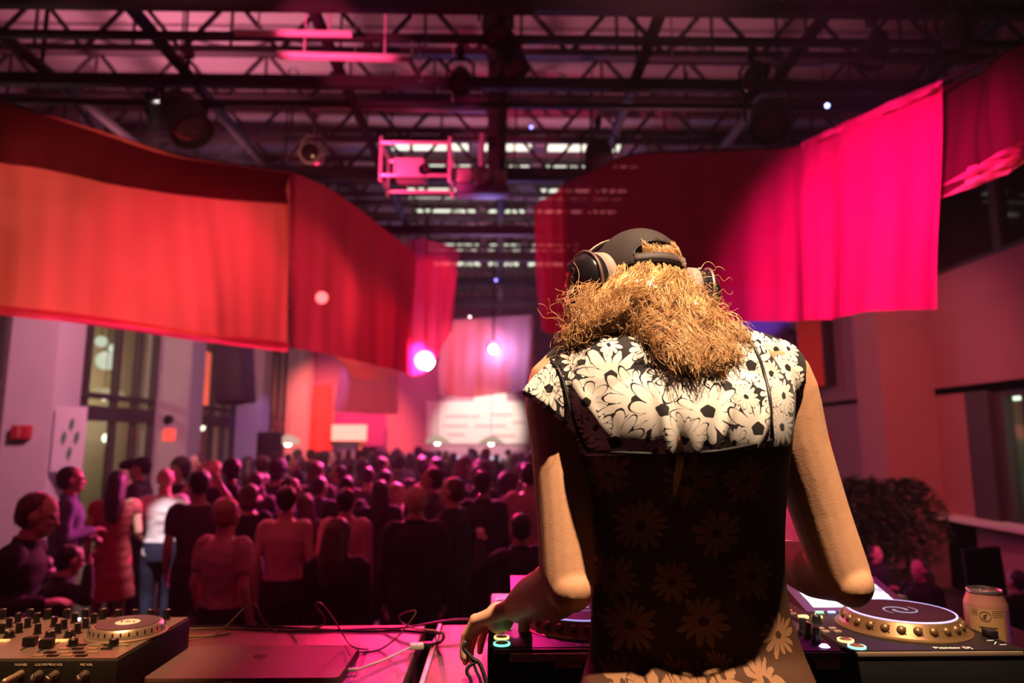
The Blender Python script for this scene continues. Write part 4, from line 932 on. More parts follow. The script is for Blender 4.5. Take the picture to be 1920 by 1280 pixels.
# hips, legs and feet down to the stage
hpx = P(1308, 1330, 1.03).x; zf = .67
for sx in (-1, 1):
    kx = hpx+sx*.105
    limb(mb, [Vector((hpx+sx*.085, 1.035, 1.56)), Vector((hpx+sx*.1, 1.04, 1.38)), Vector((kx, 1.05, 1.14)), Vector((kx+sx*.01, 1.02, .98)), Vector((kx+sx*.015, 1.0, zf+.09))], [.08, .082, .058, .055, .036])
    mb.tube([Vector((kx+sx*.015, .985, zf+.045)), Vector((kx+sx*.02, 1.08, zf+.035)), Vector((kx+sx*.03, 1.17, zf+.022))], [.04, .036, .022], 14)
bodyme = remesh(mb, .0038, 5)
a = mverts(bodyme)
a[:, 2] = np.maximum(a[:, 2], zf+.001)
setverts(bodyme, a)
body = link('body', bodyme, M_skin, dj)
# ---- daisy print
def daisy_mat(name, flowers, petal, ground, rough, spec, sheen=0):
    m = bpy.data.materials.new(name); m.use_nodes = True; MATS[name] = m; nt = m.node_tree; N = nt.nodes.new; L = nt.links.new
    b = nt.nodes['Principled BSDF']; b.inputs['Roughness'].default_value = rough; b.inputs['Specular IOR Level'].default_value = spec; b.inputs['Sheen Weight'].default_value = sheen
    def mk(op, *ins):
        n = N('ShaderNodeMath'); n.operation = op
        for i, x in enumerate(ins):
            if isinstance(x, (int, float)): n.inputs[i].default_value = x
            else: L(x, n.inputs[i])
        return n.outputs[0]
    tc = N('ShaderNodeTexCoord'); nz = N('ShaderNodeTexNoise'); nz.inputs['Scale'].default_value = 45; nz.inputs['Detail'].default_value = 2
    L(tc.outputs['Object'], nz.inputs['Vector'])
    vm = N('ShaderNodeVectorMath'); vm.operation = 'MULTIPLY_ADD'; L(nz.outputs['Color'], vm.inputs[0]); vm.inputs[1].default_value = (.009, .009, .009); L(tc.outputs['Object'], vm.inputs[2])
    sp = N('ShaderNodeSeparateXYZ'); L(vm.outputs[0], sp.inputs[0]); X = mk('SUBTRACT', sp.outputs[0], .0045); Z = mk('SUBTRACT', sp.outputs[2], .0045)
    val = None; r2 = random.Random(3)
    for fx, fz, fr in flowers:
        dx = mk('SUBTRACT', X, fx); dz = mk('SUBTRACT', Z, fz); rad = mk('DIVIDE', mk('SQRT', mk('ADD', mk('MULTIPLY', dx, dx), mk('MULTIPLY', dz, dz))), fr)
        an = mk('ARCTAN2', dz, dx); n = r2.randint(11, 15); ph = r2.uniform(0, 6)
        wob = mk('MULTIPLY', mk('SINE', mk('MULTIPLY_ADD', an, 3, ph)), .55)
        pet = mk('ABSOLUTE', mk('COSINE', mk('ADD', mk('MULTIPLY_ADD', an, n/2, ph), wob)))
        var = mk('MULTIPLY_ADD', mk('SINE', mk('MULTIPLY_ADD', an, 5, ph*2)), .1, .88)
        lim = mk('MULTIPLY', mk('MULTIPLY_ADD', mk('POWER', pet, .55), .66, .34), var)
        inp = mk('LESS_THAN', rad, lim); out = mk('LESS_THAN', rad, mk('ADD', lim, .06)); core = mk('LESS_THAN', rad, mk('MULTIPLY_ADD', mk('SINE', mk('MULTIPLY', an, 5)), .012, .175))
        gap = mk('MULTIPLY', mk('LESS_THAN', pet, mk('SUBTRACT', .26, mk('MULTIPLY', .16, mk('SUBTRACT', 1, rad)))), mk('GREATER_THAN', rad, .42))
        white = mk('MULTIPLY', mk('MULTIPLY', inp, mk('SUBTRACT', 1, core)), mk('SUBTRACT', 1, gap))
        if val is None: val = white
        else: val = mk('ADD', mk('MULTIPLY', val, mk('SUBTRACT', 1, out)), mk('MULTIPLY', white, out))
    mx = N('ShaderNodeMix'); mx.data_type = 'RGBA'; mx.inputs[6].default_value = (*ground, 1); mx.inputs[7].default_value = (*petal, 1); L(val, mx.inputs[0]); L(mx.outputs[2], b.inputs['Base Color'])
    n2 = N('ShaderNodeTexNoise'); n2.inputs['Scale'].default_value = 900; L(tc.outputs['Object'], n2.inputs['Vector'])
    bp = N('ShaderNodeBump'); bp.inputs['Strength'].default_value = .18; bp.inputs['Distance'].default_value = .001; L(n2.outputs['Fac'], bp.inputs['Height']); L(bp.outputs[0], b.inputs['Normal'])
    return m
# ---- dress: one garment cut at the seam into yoke and lower part
mb = MB(); rg = torso_rings(.0065, lambda i: 1 <= i <= 14)
q = rg[-1]; rg[-1] = (q[0], q[1]+.004, q[2]+.004, q[3]+.012, q[4]+.002)
lower = [(hpx, 1.035, 1.12, .25, .2), (hpx, 1.035, 1.3, .225, .175)]
mb.loft(lower+rg, 48, p=2.25)
mb.ell(P(1160, 658, 1.1), (.088, .064, .044)); mb.ell(P(1310, 655, 1.1), (.104, .064, .046)); mb.ell(P(1392, 668, 1.105), (.075, .06, .043)); mb.ell(P(1090, 688, 1.095), (.065, .058, .042)); mb.ell(P(1440, 680, 1.11), (.055, .055, .042))
mb.ell(P(1165, 750, 1.035), (.085, .066, .105)); mb.ell(P(1370, 750, 1.04), (.085, .066, .105))
def sleeve(pts, rad): mb.tube([P(*p) for p in pts], rad, 24, 'flat')
sleeve([(1170, 690, 1.09), (1105, 705, 1.09), (1066, 745, 1.087), (1034, 783, 1.085)], [.062, .066, .066, .063])
sleeve([(1370, 700, 1.1), (1425, 708, 1.105), (1455, 716, 1.11), (1466, 722, 1.112)], [.062, .063, .062, .06])
dm = remesh(mb, .0034, 4)
a = mverts(dm)
sx_, sz_ = P(1290, 800, .97).x, P(1290, 800, .97).z
fold = np.zeros(len(a))
bw = np.clip((1.12-a[:, 1])/.08, 0, 1)            # back side only
for px, py, ang, amp, wd, ln in ((1240, 770, .15, .006, .009, .07), (1258, 790, .1, -.006, .01, .08), (1330, 730, -.1, .005, .009, .06), (1347, 800, -.35, .006, .009, .07), (1430, 790, -.3, .005, .008, .05), (1250, 890, .05, .009, .01, .06), (1300, 890, -.1, .01, .011, .06), (1335, 880, -.05, .008, .008, .05), (1275, 900, 0, -.008, .01, .06), (1318, 900, .05, -.007, .008, .05), (1110, 760, .5, .005, .009, .05), (1180, 1010, .2, .004, .02, .1), (1380, 1010, -.2, .004, .02, .1), (1150, 1140, -.5, .004, .012, .08), (1420, 1140, .5, .004, .012, .08)):
    c = P(px, py, .96); dx = a[:, 0]-c.x; dz = a[:, 2]-c.z; u = dx*math.cos(ang)+dz*math.sin(ang); v = -dx*math.sin(ang)+dz*math.cos(ang)
    fold += amp*np.exp(-(u/wd)**2-(v/ln)**2)
nr = np.empty(len(a)*3, dtype=np.float32); dm.vertices.foreach_get('normal', nr); nr = nr.reshape(-1, 3)
a = a+nr*(fold*bw)[:, None]
setverts(dm, a)
bm = bmesh.new(); bm.from_mesh(dm); bvh = BVHTree.FromBMesh(bm)
def P2(px, py):
    d = ray(px, py).normalized(); h = bvh.ray_cast(CAM, d); q = h[0] if h[0] else P(px, py, 1.06)
    return (q.x, q.z)
DAISY = [(460, 205, 115), (665, 308, 195), (205, 238, 80), (245, 385, 135), (492, 475, 140), (850, 472, 215), (1008, 530, 195), (1155, 278, 215), (1595, 232, 165), (1437, 368, 150), (1310, 538, 190), (1145, 725, 140), (690, 745, 180), (1640, 655, 190), (1750, 405, 130), (650, 95, 70), (1180, 90, 140), (905, 110, 130), (1815, 190, 100), (1380, 110, 130), (960, 800, 70), (330, 620, 100), (1480, 745, 90), (100, 330, 80), (560, 640, 90), (1880, 330, 90), (350, 800, 120), (1560, 440, 80), (1640, 75, 110), (1760, 125, 100), (1730, 290, 100), (1790, 500, 120), (1800, 640, 120), (1500, 60, 100), (1838, 249, 110), (1810, 430, 110), (1845, 120, 90)]
YOKE = [(*P2(960+x/3.555, 620+y/3.555), r*1.15/3.555/1185) for x, y, r in DAISY]
rr = random.Random(21); LOW = []
for px, py, r in ((1290, 905, 50), (1140, 890, 42), (1400, 900, 45), (1200, 985, 52), (1345, 1000, 48), (1150, 1080, 46), (1260, 1090, 42), (1410, 1080, 50), (1180, 1170, 52), (1320, 1165, 50), (1272, 1268, 30), (1352, 1262, 34), (1440, 1282, 34), (1170, 1290, 36), (1340, 1350, 52), (1240, 1350, 50), (1460, 1190, 40)):
    q = P2(px, py); LOW.append((q[0], q[1], r/1185))
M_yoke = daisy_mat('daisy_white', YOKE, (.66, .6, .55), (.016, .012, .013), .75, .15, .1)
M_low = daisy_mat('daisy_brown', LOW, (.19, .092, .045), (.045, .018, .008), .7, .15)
s0, s1, s2 = P(1105, 843, .965), P(1275, 848, .96), P(1452, 824, .975)
nv = (s2-s0).cross(Vector((0, 1, 0))).normalized(); nv = -nv if nv.z < 0 else nv
so = s1
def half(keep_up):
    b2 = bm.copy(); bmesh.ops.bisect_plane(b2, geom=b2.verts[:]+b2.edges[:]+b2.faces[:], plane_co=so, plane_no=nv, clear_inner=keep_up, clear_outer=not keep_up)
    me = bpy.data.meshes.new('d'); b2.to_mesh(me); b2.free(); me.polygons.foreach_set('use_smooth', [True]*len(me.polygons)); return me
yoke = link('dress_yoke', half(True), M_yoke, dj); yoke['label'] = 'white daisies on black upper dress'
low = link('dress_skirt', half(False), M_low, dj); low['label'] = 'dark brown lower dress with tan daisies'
def onto_dress(px, py, off=.0015):
    d = ray(px, py).normalized(); h = bvh.ray_cast(CAM, d)
    return (h[0]-d*off) if h[0] else P(px, py, 1.05)
M_pipe_b = mat('piping_black', (.01, .008, .009), .5)
for pts in ([(1100, 846), (1150, 848), (1210, 850), (1275, 850), (1340, 846), (1400, 836), (1450, 824)], [(1034, 676), (1046, 690), (1056, 715), (1068, 760), (1078, 795), (1092, 830), (1104, 845)], [(1390, 634), (1408, 643), (1422, 668), (1434, 705), (1443, 745), (1446, 790), (1449, 824)]):
    MB().tube(cat([onto_dress(*p) for p in pts], 40), .0026, 8).obj('piping', M_pipe_b, dj)
bm.free()
# ---- hair: curled strands over a soft core
def strands_mesh(paths, rads):
    """paths: list of (k,3) arrays, same k"""
    A = np.stack(paths); n, k, _ = A.shape; Tn = np.gradient(A, axis=1); Tn /= np.linalg.norm(Tn, axis=2, keepdims=True)+1e-9
    ref = np.array([.31, .8, .52]); U = np.cross(Tn, ref); U /= np.linalg.norm(U, axis=2, keepdims=True)+1e-9; V = np.cross(Tn, U)
    r = np.asarray(rads)[:, None, None]*np.linspace(1, .55, k)[None, :, None]
    ring = [A+U*r*math.cos(t)+V*r*math.sin(t) for t in (0, 2.094, 4.189)]
    Vv = np.stack(ring, axis=2).reshape(-1, 3)
    i = np.arange(n)[:, None, None]; j = np.arange(k-1)[None, :, None]; c = np.arange(3)[None, None, :]; c2 = (c+1) % 3
    b = (i*k+j)*3
    Fq = np.stack(np.broadcast_arrays(b+c, b+c2, b+3+c2, b+3+c), axis=-1).reshape(-1, 4)
    return Vv, Fq
def build_mesh(name, Vv, Fq):
    me = bpy.data.meshes.new(name); me.vertices.add(len(Vv)); me.vertices.foreach_set('co', Vv.astype(np.float32).ravel())
    me.loops.add(Fq.size); me.loops.foreach_set('vertex_index', Fq.astype(np.int32).ravel()); me.polygons.add(len(Fq))
    me.polygons.foreach_set('loop_start', np.arange(0, Fq.size, 4, dtype=np.int32)); me.update(calc_edges=True); me.validate()
    me.polygons.foreach_set('use_smooth', [True]*len(me.polygons)); return me
def v3(v): return np.array(v[:])
paths = []; rads = []
K = 34; tt = np.linspace(0, 1, K)
rh_ = np.random.default_rng(8)
def lock(root, mid1, mid2, end, nst, curl_r, turns, spread):
    ph = rh_.uniform(0, 6.28); B = ((1-tt)**3)[:, None]*root+(3*(1-tt)**2*tt)[:, None]*mid1+(3*(1-tt)*tt**2)[:, None]*mid2+(tt**3)[:, None]*end
    d = end-root; d = d/np.linalg.norm(d); u = np.cross(d, [0.2, 1, .1]); u /= np.linalg.norm(u); v = np.cross(d, u); sg = rh_.choice([-1, 1])
    tw = turns*rh_.uniform(.8, 1.25)
    for s in range(nst):
        p2 = ph+rh_.normal(0, .45); cr_ = curl_r*rh_.uniform(.6, 1.3); th = sg*2*np.pi*tw*tt*(1+.06*rh_.normal())+p2
        amp = cr_*np.clip(tt*1.5-.1, .08, 1); off = rh_.normal(0, spread, 3); fr = rh_.normal(0, spread*1.6, 3)
        pt = B+amp[:, None]*(np.cos(th)[:, None]*u+np.sin(th)[:, None]*v)+off*np.clip(tt*3, .25, 1)[:, None]+fr*(tt**3)[:, None]
        paths.append(pt); rads.append(rh_.uniform(.00038, .00075))
def hsurf(az, el, k=1.0):
    """point on the scalp: az 0 = back of the head, + towards the right ear"""
    return v3(hl(.077*k*math.sin(az)*math.cos(el), -.008-.098*k*math.cos(az)*math.cos(el), .02+.1*k*math.sin(el)))
for i in range(440):
    az = rh_.uniform(-1.2, 1.4); el = rh_.uniform(-.35, .12) if rh_.random() < .72 else rh_.uniform(-.95, -.3); root = hsurf(az, el, 1.0)
    s = az/1.45+rh_.normal(0, .12); low_f = (el+.75)/1.05
    if s < -.12:      # falls over the left shoulder
        f = (-s-.12)/.88; px = 1142-95*f+rh_.normal(0, 9); py = 598+62*f**.8+rh_.normal(0, 9); Y = 1.03+.06*f+rh_.uniform(-.03, .02)
        end = v3(P(px, py, Y)); m2 = v3(P(px+44-5*f, py-55, Y-.03))
    else:             # falls on the right of the back
        f = min(1, (s+.12)/1.12); px = 1212+178*f**.9+rh_.normal(0, 12); py = 622+50*min(1, f*2.8)+rh_.normal(0, 15)-20*(f > .85)
        Y = .945+.05*max(0, f-.55)+rh_.uniform(-.012, .02); end = v3(P(px, py, Y+max(0, 680-py)*.0008)); m2 = v3(P(px-16, py-62, .985+rh_.uniform(-.02, .02)))
    nrm = root-v3(HC); nrm /= np.linalg.norm(nrm); m1 = root+nrm*rh_.uniform(.006, .02)+np.array([0, -.012, -.05])
    lock(root, m1, m2, end, 12, rh_.uniform(.005, .011), rh_.uniform(1.6, 3.2), .0017)
for i in range(60):   # outer volume hiding the core
    az = rh_.uniform(-1.3, 1.4); root = hsurf(az, rh_.uniform(-.1, .12), 1.0); f = az/1.4
    end = v3(P(1205+150*f+rh_.normal(0, 14), 610+rh_.normal(0, 22), 1.0+.05*abs(f))); nrm = root-v3(HC); nrm /= np.linalg.norm(nrm)
    lock(root, root+nrm*.02+np.array([0, -.012, -.03]), end+np.array([-.01*f, -.01, .04]), end, 13, rh_.uniform(.004, .008), rh_.uniform(2, 4), .004)
for i in range(26):   # hair showing in the cap opening
    x = -.03+.062*i/25; root = v3(hl(x, -.074, .078)); end = v3(hl(x+rh_.normal(0, .008)+.006, -.099, .028)); md = v3(hl(x+.004, -.1, .064))
    lock(root, md, (md+end)/2+np.array([0, -.006, .002]), end, 12, .0025, 1.2, .002)
def fly(n, box, spread):
    for i in range(n):
        px, py, Y = rh_.uniform(box[0], box[2]), rh_.uniform(box[1], box[3]), rh_.uniform(1.0, 1.1); r0 = v3(P(px, py, Y)); ex, ez = rh_.normal(0, spread, 2)
        lock(r0, r0+np.array([ex*.3, rh_.normal(0, .01), ez*.3+.01]), r0+np.array([ex*.7, rh_.normal(0, .02), ez*.7]), r0+np.array([ex, rh_.normal(0, .02), ez]), 1, rh_.uniform(.003, .008), rh_.uniform(1, 2.5), .001)
fly(110, (1055, 570, 1130, 650), .03); fly(60, (1270, 500, 1345, 620), .022); fly(40, (1240, 660, 1370, 700), .022)
Vv, Fq = strands_mesh(paths, rads); hme = build_mesh('hair', Vv, Fq)
# soft core below the strands
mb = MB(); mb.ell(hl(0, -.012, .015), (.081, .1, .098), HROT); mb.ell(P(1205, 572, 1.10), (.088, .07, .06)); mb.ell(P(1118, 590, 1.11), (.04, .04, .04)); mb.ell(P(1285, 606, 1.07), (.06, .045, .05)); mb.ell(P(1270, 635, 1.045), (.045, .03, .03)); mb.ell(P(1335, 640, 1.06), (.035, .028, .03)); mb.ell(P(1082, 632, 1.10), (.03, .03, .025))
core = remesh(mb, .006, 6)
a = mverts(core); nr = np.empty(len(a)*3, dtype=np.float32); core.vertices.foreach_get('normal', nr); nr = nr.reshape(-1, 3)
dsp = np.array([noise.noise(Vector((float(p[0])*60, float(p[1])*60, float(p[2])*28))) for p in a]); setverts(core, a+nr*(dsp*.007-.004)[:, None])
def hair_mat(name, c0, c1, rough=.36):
    m = bpy.data.materials.new(name); m.use_nodes = True; MATS[name] = m; nt = m.node_tree; N = nt.nodes.new; L = nt.links.new; b = nt.nodes['Principled BSDF']
    b.inputs['Roughness'].default_value = rough; b.inputs['Specular IOR Level'].default_value = .6
    tc = N('ShaderNodeTexCoord'); nz = N('ShaderNodeTexNoise'); nz.inputs['Scale'].default_value = 90; nz.inputs['Detail'].default_value = 3; L(tc.outputs['Object'], nz.inputs['Vector'])
    mx = N('ShaderNodeMix'); mx.data_type = 'RGBA'; mx.inputs[6].default_value = (*c0, 1); mx.inputs[7].default_value = (*c1, 1); L(nz.outputs['Fac'], mx.inputs[0]); L(mx.outputs[2], b.inputs['Base Color'])
    return m
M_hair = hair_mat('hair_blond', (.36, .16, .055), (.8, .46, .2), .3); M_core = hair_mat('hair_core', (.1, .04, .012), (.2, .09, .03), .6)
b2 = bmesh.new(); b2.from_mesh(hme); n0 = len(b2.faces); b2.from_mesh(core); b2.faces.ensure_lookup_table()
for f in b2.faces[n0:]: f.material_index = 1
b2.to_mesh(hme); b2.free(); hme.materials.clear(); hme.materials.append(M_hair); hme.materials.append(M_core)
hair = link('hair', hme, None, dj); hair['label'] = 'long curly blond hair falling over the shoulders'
# ---- cap
M_cap = mat('cap_black', (.019, .009, .009), .8, bump=.35, bscale=500)
NU, NV = 96, 26; cap_v = []; cap_f = []; rx, ry, rz0 = .0835, .1045, .108
for j in range(NV+1):
    el = j/NV*(PI/2-.02)
    for i in range(NU):
        az = 2*PI*i/NU; zb = .02
        cap_v.append(hl(rx*math.sin(az)*math.cos(el), -.008-ry*math.cos(az)*math.cos(el), zb+.0985*math.sin(el)))
for j in range(NV):
    for i in range(NU):
        az = 2*PI*(i+.5)/NU; az = az-2*PI if az > PI else az; el = (j+.5)/NV*(PI/2-.02)
        x = rx*math.sin(az)*math.cos(el); z = .0985*math.sin(el)
        if abs(az) < 1.0 and z > .017 and (x/.041)**2+((z-.017)/.026)**2 < 1: continue
        q = (i+1) % NU; cap_f.append((j*NU+i, j*NU+q, (j+1)*NU+q, (j+1)*NU+i))
top_i = len(cap_v); cap_v.append(hl(0, -.008, .1187)); cap_f += [(NV*NU+i, NV*NU+(i+1) % NU, top_i) for i in range(NU)]
cap = MB().add(cap_v, cap_f).obj('cap', M_cap, dj); cap['label'] = 'black cap with an arched opening at the back'
sd = cap.modifiers.new('s', 'SOLIDIFY'); sd.thickness = .0022; sd.offset = 0
# strap, edging, brim and button
def cp(az, z, k=1.0):
    ce = math.sqrt(max(0, 1-(z/.0985)**2)); return hl(rx*k*math.sin(az)*ce, -.008-ry*k*math.cos(az)*ce, .02+z)
mb = MB(); n = 20; vs = [cp(-.56+1.12*i/n, z, 1.018) for i in range(n+1) for z in (.001, .0155)]
mb.add(vs, [(2*i, 2*i+2, 2*i+3, 2*i+1) for i in range(n)]); st = mb.obj('strap', mat('strap_black', (.035, .022, .022), .7), cap)
s3 = st.modifiers.new('s', 'SOLIDIFY'); s3.thickness = .002
MB().tube([cp(math.asin(max(-1, min(1, .041*math.cos(t)/rx/.93))), .017+.026*math.sin(t), 1.012) for t in np.linspace(0, PI, 25)], .0016, 6).obj('edging', M_pipe_b, cap)
MB().tube([cp(a_, .001, 1.01) for a_ in np.linspace(-PI, PI, 60)], .0016, 6, None).obj('rim_seam', M_pipe_b, cap)
pv = cp(.56, .008, 1.03); MB().box(pv, (.012, .004, .017), HROT @ Matrix.Rotation(R(30), 3, 'Z'), .001).obj('strap_buckle', mat('buckle_grey', (.2, .16, .16), .5), cap)
MB().ell(hl(0, -.008, .12), (.007, .007, .004), HROT, 12, 8).obj('top_button', M_cap, cap)
vs = []; fs = []
for i in range(17):
    a_ = R(-62+124*i/16)
    for k, (rr_, dz) in enumerate(((1.0, .004), (1.35, -.001), (1.72, -.014))): vs.append(hl(rx*(1+.15*(rr_-1))*math.sin(a_)*min(rr_, 1.2), -.008+ry*math.cos(a_*.9)*rr_, .022+dz-.012*math.sin(a_)**2*rr_))
for i in range(16):
    for k in range(2): fs.append((i*3+k, i*3+k+1, i*3+k+4, i*3+k+3))
bo = MB().add(vs, fs).obj('brim', M_cap, cap); s4 = bo.modifiers.new('s', 'SOLIDIFY'); s4.thickness = .003
# ---- headphones
t = thing('headphones', 'black headphones with metal band worn over the cap', 'headphones', HC)
M_hpb = mat('headphone_gloss', (.012, .01, .012), .16, spec=.6); M_hpm = mat('headphone_metal', (.55, .42, .34), .28, metal=.85); M_pad = mat('pad_tan', (.27, .2, .17), .6)
def arc(r, zc, a0, a1, n, y): return [hl(r*math.sin(R(a0+(a1-a0)*k/n)), y, zc+(r+.008)*math.cos(R(a0+(a1-a0)*k/n))) for k in range(n+1)]
yb = .034
pts = arc(.1, .012, -84, 84, 40, yb); mb = MB()
vs = []
for p in pts:
    d = (p-hl(0, yb, .012)).normalized(); w_ = HROT @ Vector((0, 1, 0))
    vs += [p-w_*.012, p+w_*.012, p+w_*.012+d*.004, p-w_*.012+d*.004]
fs = []
for k in range(40):
    for c in range(4): fs.append((4*k+c, 4*k+(c+1) % 4, 4*k+4+(c+1) % 4, 4*k+4+c))
mb.add(vs, fs+[(0, 1, 2, 3), (163, 162, 161, 160)]); mb.obj('headband', M_hpb, t)
MB().tube([p+(p-hl(0, yb, .012)).normalized()*.0045-HROT @ Vector((0, .008, 0)) for p in pts], .0026, 8).obj('band_edge', M_hpm, t)
for sgn in (-1, 1):
    cc_ = hl(sgn*.088, -.034, .006 if sgn < 0 else -.01); ax = HROT @ Vector((sgn*.97, -.18, -.12)); ax.normalize(); u, v, _ = frame_for(ax); rot = Matrix((u, v, ax)).transposed()
    MB().lathe([(.02, -.014), (.048, -.014), (.054, -.008), (.054, .004), (.05, .009), (.02, .009)], cc_, rot, 36).obj('ear_pad', M_pad, t)
    MB().lathe([(0, .008), (.046, .008), (.052, .011), (.053, .02), (.05, .032), (.041, .042), (.022, .047), (0, .0475)], cc_, rot, 36).obj('ear_cup', M_hpb, t)
    mb = MB(); mb.tube([cc_+ax*.026+rot @ Vector((.0545*math.cos(a_), .0545*math.sin(a_), 0)) for a_ in np.linspace(-.2, PI+.2, 20)], .0028, 8); 
    yk = mb.obj('yoke', M_hpm, t)
    MB().tube([pts[0 if sgn < 0 else -1], cc_+ax*.02+Vector((0, 0, .053))], [.006, .005], 10).obj('slider', M_hpm, t)
    MB().box(pts[2 if sgn < 0 else -3], (.012, .028, .016), HROT @ Matrix.Rotation(R(25*sgn), 3, 'Y'), .003).obj('hinge', M_hpm, t)
    MB().box(cc_+ax*.03+Vector((0, 0, .03)), (.01, .012, .02), rot, .002).obj('swivel_block', M_hpm, t)
# ================================================================== the crowd on the hall floor
I3 = Matrix.Identity(3)
def hloc(x, y, z): return Vector((x, .012+y, 1.615+z))
SH = {-1: Vector((-.172, 0, 1.405)), 1: Vector((.172, 0, 1.405))}
POSE = dict(
    down={-1: ((-.215, -.03, 1.13), (-.215, .05, .89)), 1: ((.215, -.03, 1.13), (.215, .05, .89))},
    drink={-1: ((-.215, -.03, 1.13), (-.21, .06, .89)), 1: ((.22, -.02, 1.14), (.11, .21, 1.2))},
    fold={-1: ((-.22, -.01, 1.14), (.0, .19, 1.12)), 1: ((.22, -.01, 1.14), (.02, .2, 1.17))},
    raised={-1: ((-.215, -.03, 1.13), (-.2, .07, .9)), 1: ((.33, .1, 1.36), (.17, .1, 1.6))},
    hips={-1: ((-.31, -.08, 1.17), (-.17, .02, 1.0)), 1: ((.31, -.08, 1.17), (.17, .02, 1.0))},
    point={-1: ((-.3, .14, 1.3), (-.2, .3, 1.5)), 1: ((.215, -.03, 1.13), (.2, .07, .9))})
PT = [(0, 0, .8, .15, .1), (0, 0, .9, .165, .115), (0, 0, 1.0, .152, .105), (0, 0, 1.08, .138, .096), (0, 0, 1.2, .155, .11), (0, 0, 1.3, .17, .115), (0, 0, 1.38, .168, .096), (0, .0, 1.43, .115, .07), (0, .003, 1.47, .058, .058), (0, .008, 1.53, .054, .056)]
def bend(me, lean, tw=0):
    if not lean: return me
    a = mverts(me); k = np.clip((a[:, 2]-.95)/.25, 0, 1); an = lean*k; y = a[:, 1]; z = a[:, 2]-.95
    y2 = y*np.cos(an)+z*np.sin(an); z2 = z*np.cos(an)-y*np.sin(an); a[:, 1] = y2; a[:, 2] = z2+.95; setverts(me, a); return me
CACHE = {}
def cached(key, fn):
    if key not in CACHE: CACHE[key] = fn()
    return CACHE[key]
def body_me(pose, lean):
    mb = MB(); mb.loft([(cx, cy, z, w-.012 if z < 1.4 else w, d-.012 if z < 1.4 else d) for cx, cy, z, w, d in PT], 28, p=2.3); head_shapes(mb, hloc, I3)
    for s in (-1, 1):
        e, w_ = [Vector(q) for q in POSE[pose][s]]; limb(mb, [SH[s]-Vector((s*.06, 0, -.01)), SH[s], SH[s].lerp(e, .5), e], [.045, .047, .041, .036], 12); limb(mb, [e, e.lerp(w_, .35), w_], [.037, .036, .025], 12)
        hand(mb, w_, w_-e, Vector((s, .2, .3)) if (w_-e).z < -.1 else Vector((0, -.3, 1)), Vector((0, 1, 0)) if (w_-e).z < -.1 else Vector((-s, .2, .2)), [(.3, .4, .3)]*4, .12, .95, (.3, .3))
        limb(mb, [Vector((s*.085, 0, .9)), Vector((s*.095, 0, .7)), Vector((s*.1, .01, .48)), Vector((s*.1, -.015, .32)), Vector((s*.1, -.02, .09))], [.082, .072, .05, .05, .034], 12)
        mb.tube([Vector((s*.1, -.035, .045)), Vector((s*.105, .07, .038)), Vector((s*.112, .16, .026))], [.042, .038, .024], 10)
    me = remesh(mb, .0095, 2); a = mverts(me); a[:, 2] = np.maximum(a[:, 2], .001); setverts(me, a); return bend(me, lean)
def top_me(kind, pose, lean):
    o = {'tee': .008, 'jacket': .022, 'tank': .006, 'dress': .007}[kind]; mb = MB()
    rg = [(cx, cy, z, w+o, d+o) for cx, cy, z, w, d in PT[2 if kind == 'dress' else 1:8]]
    if kind in ('tee', 'jacket'): rg[0] = (0, 0, .86, .168+o, .12+o); rg[-1] = (0, 0, 1.445, .095, .07)
    if kind == 'jacket': rg[1:3] = [(0, 0, 1.0, .17+o, .115+o), (0, 0, 1.08, .165+o, .11+o)]; rg.append((0, 0, 1.49, .07, .068))
    if kind == 'tank': rg = rg[:-2]+[(0, -.005, 1.36, .12, .1)]
    if kind == 'dress': rg = [(0, 0, .52, .225, .19), (0, 0, .75, .195, .16), (0, 0, .9, .175, .13)]+rg[:-1]+[(0, 0, 1.42, .1, .078)]
    mb.loft(rg, 28, p=2.3)
    if kind == 'tank':
        for s in (-1, 1): mb.tube([(s*.09, .1, 1.3), (s*.085, .06, 1.42), (s*.085, -.04, 1.43), (s*.09, -.1, 1.3)], .016, 8)
    else:
        for s in (-1, 1):
            e, w_ = [Vector(q) for q in POSE[pose][s]]
            if kind == 'jacket': limb(mb, [SH[s]-Vector((s*.06, 0, 0)), SH[s], SH[s].lerp(e, .5), e], [.062, .068, .058, .052], 14); limb(mb, [e, e.lerp(w_, .4), e.lerp(w_, .93)], [.053, .05, .04], 14)
            elif kind == 'tee': limb(mb, [SH[s]-Vector((s*.06, 0, 0)), SH[s], SH[s].lerp(e, .55)], [.055, .06, .056], 14)
            else: limb(mb, [SH[s]-Vector((s*.06, 0, 0)), SH[s], SH[s].lerp(e, .25)], [.05, .055, .052], 14)
    me = remesh(mb, .011, 2); a = mverts(me)
    nr = np.empty(len(a)*3, dtype=np.float32); me.vertices.foreach_get('normal', nr); nr = nr.reshape(-1, 3)
    d = np.array([noise.noise(Vector((float(p[0])*9, float(p[1])*9, float(p[2])*16))) for p in a]); setverts(me, a+nr*(d*.008)[:, None]); return bend(me, lean)
def legs_me(lean):
    mb = MB(); mb.loft([(0, 0, .8, .168, .125), (0, 0, .9, .175, .128), (0, 0, 1.0, .164, .118)], 28, p=2.3)
    for s in (-1, 1): limb(mb, [Vector((s*.085, 0, .9)), Vector((s*.095, 0, .7)), Vector((s*.1, .01, .48)), Vector((s*.1, -.01, .3)), Vector((s*.1, -.02, .06))], [.098, .09, .075, .07, .066], 14)
    return bend(remesh(mb, .012, 2), lean)
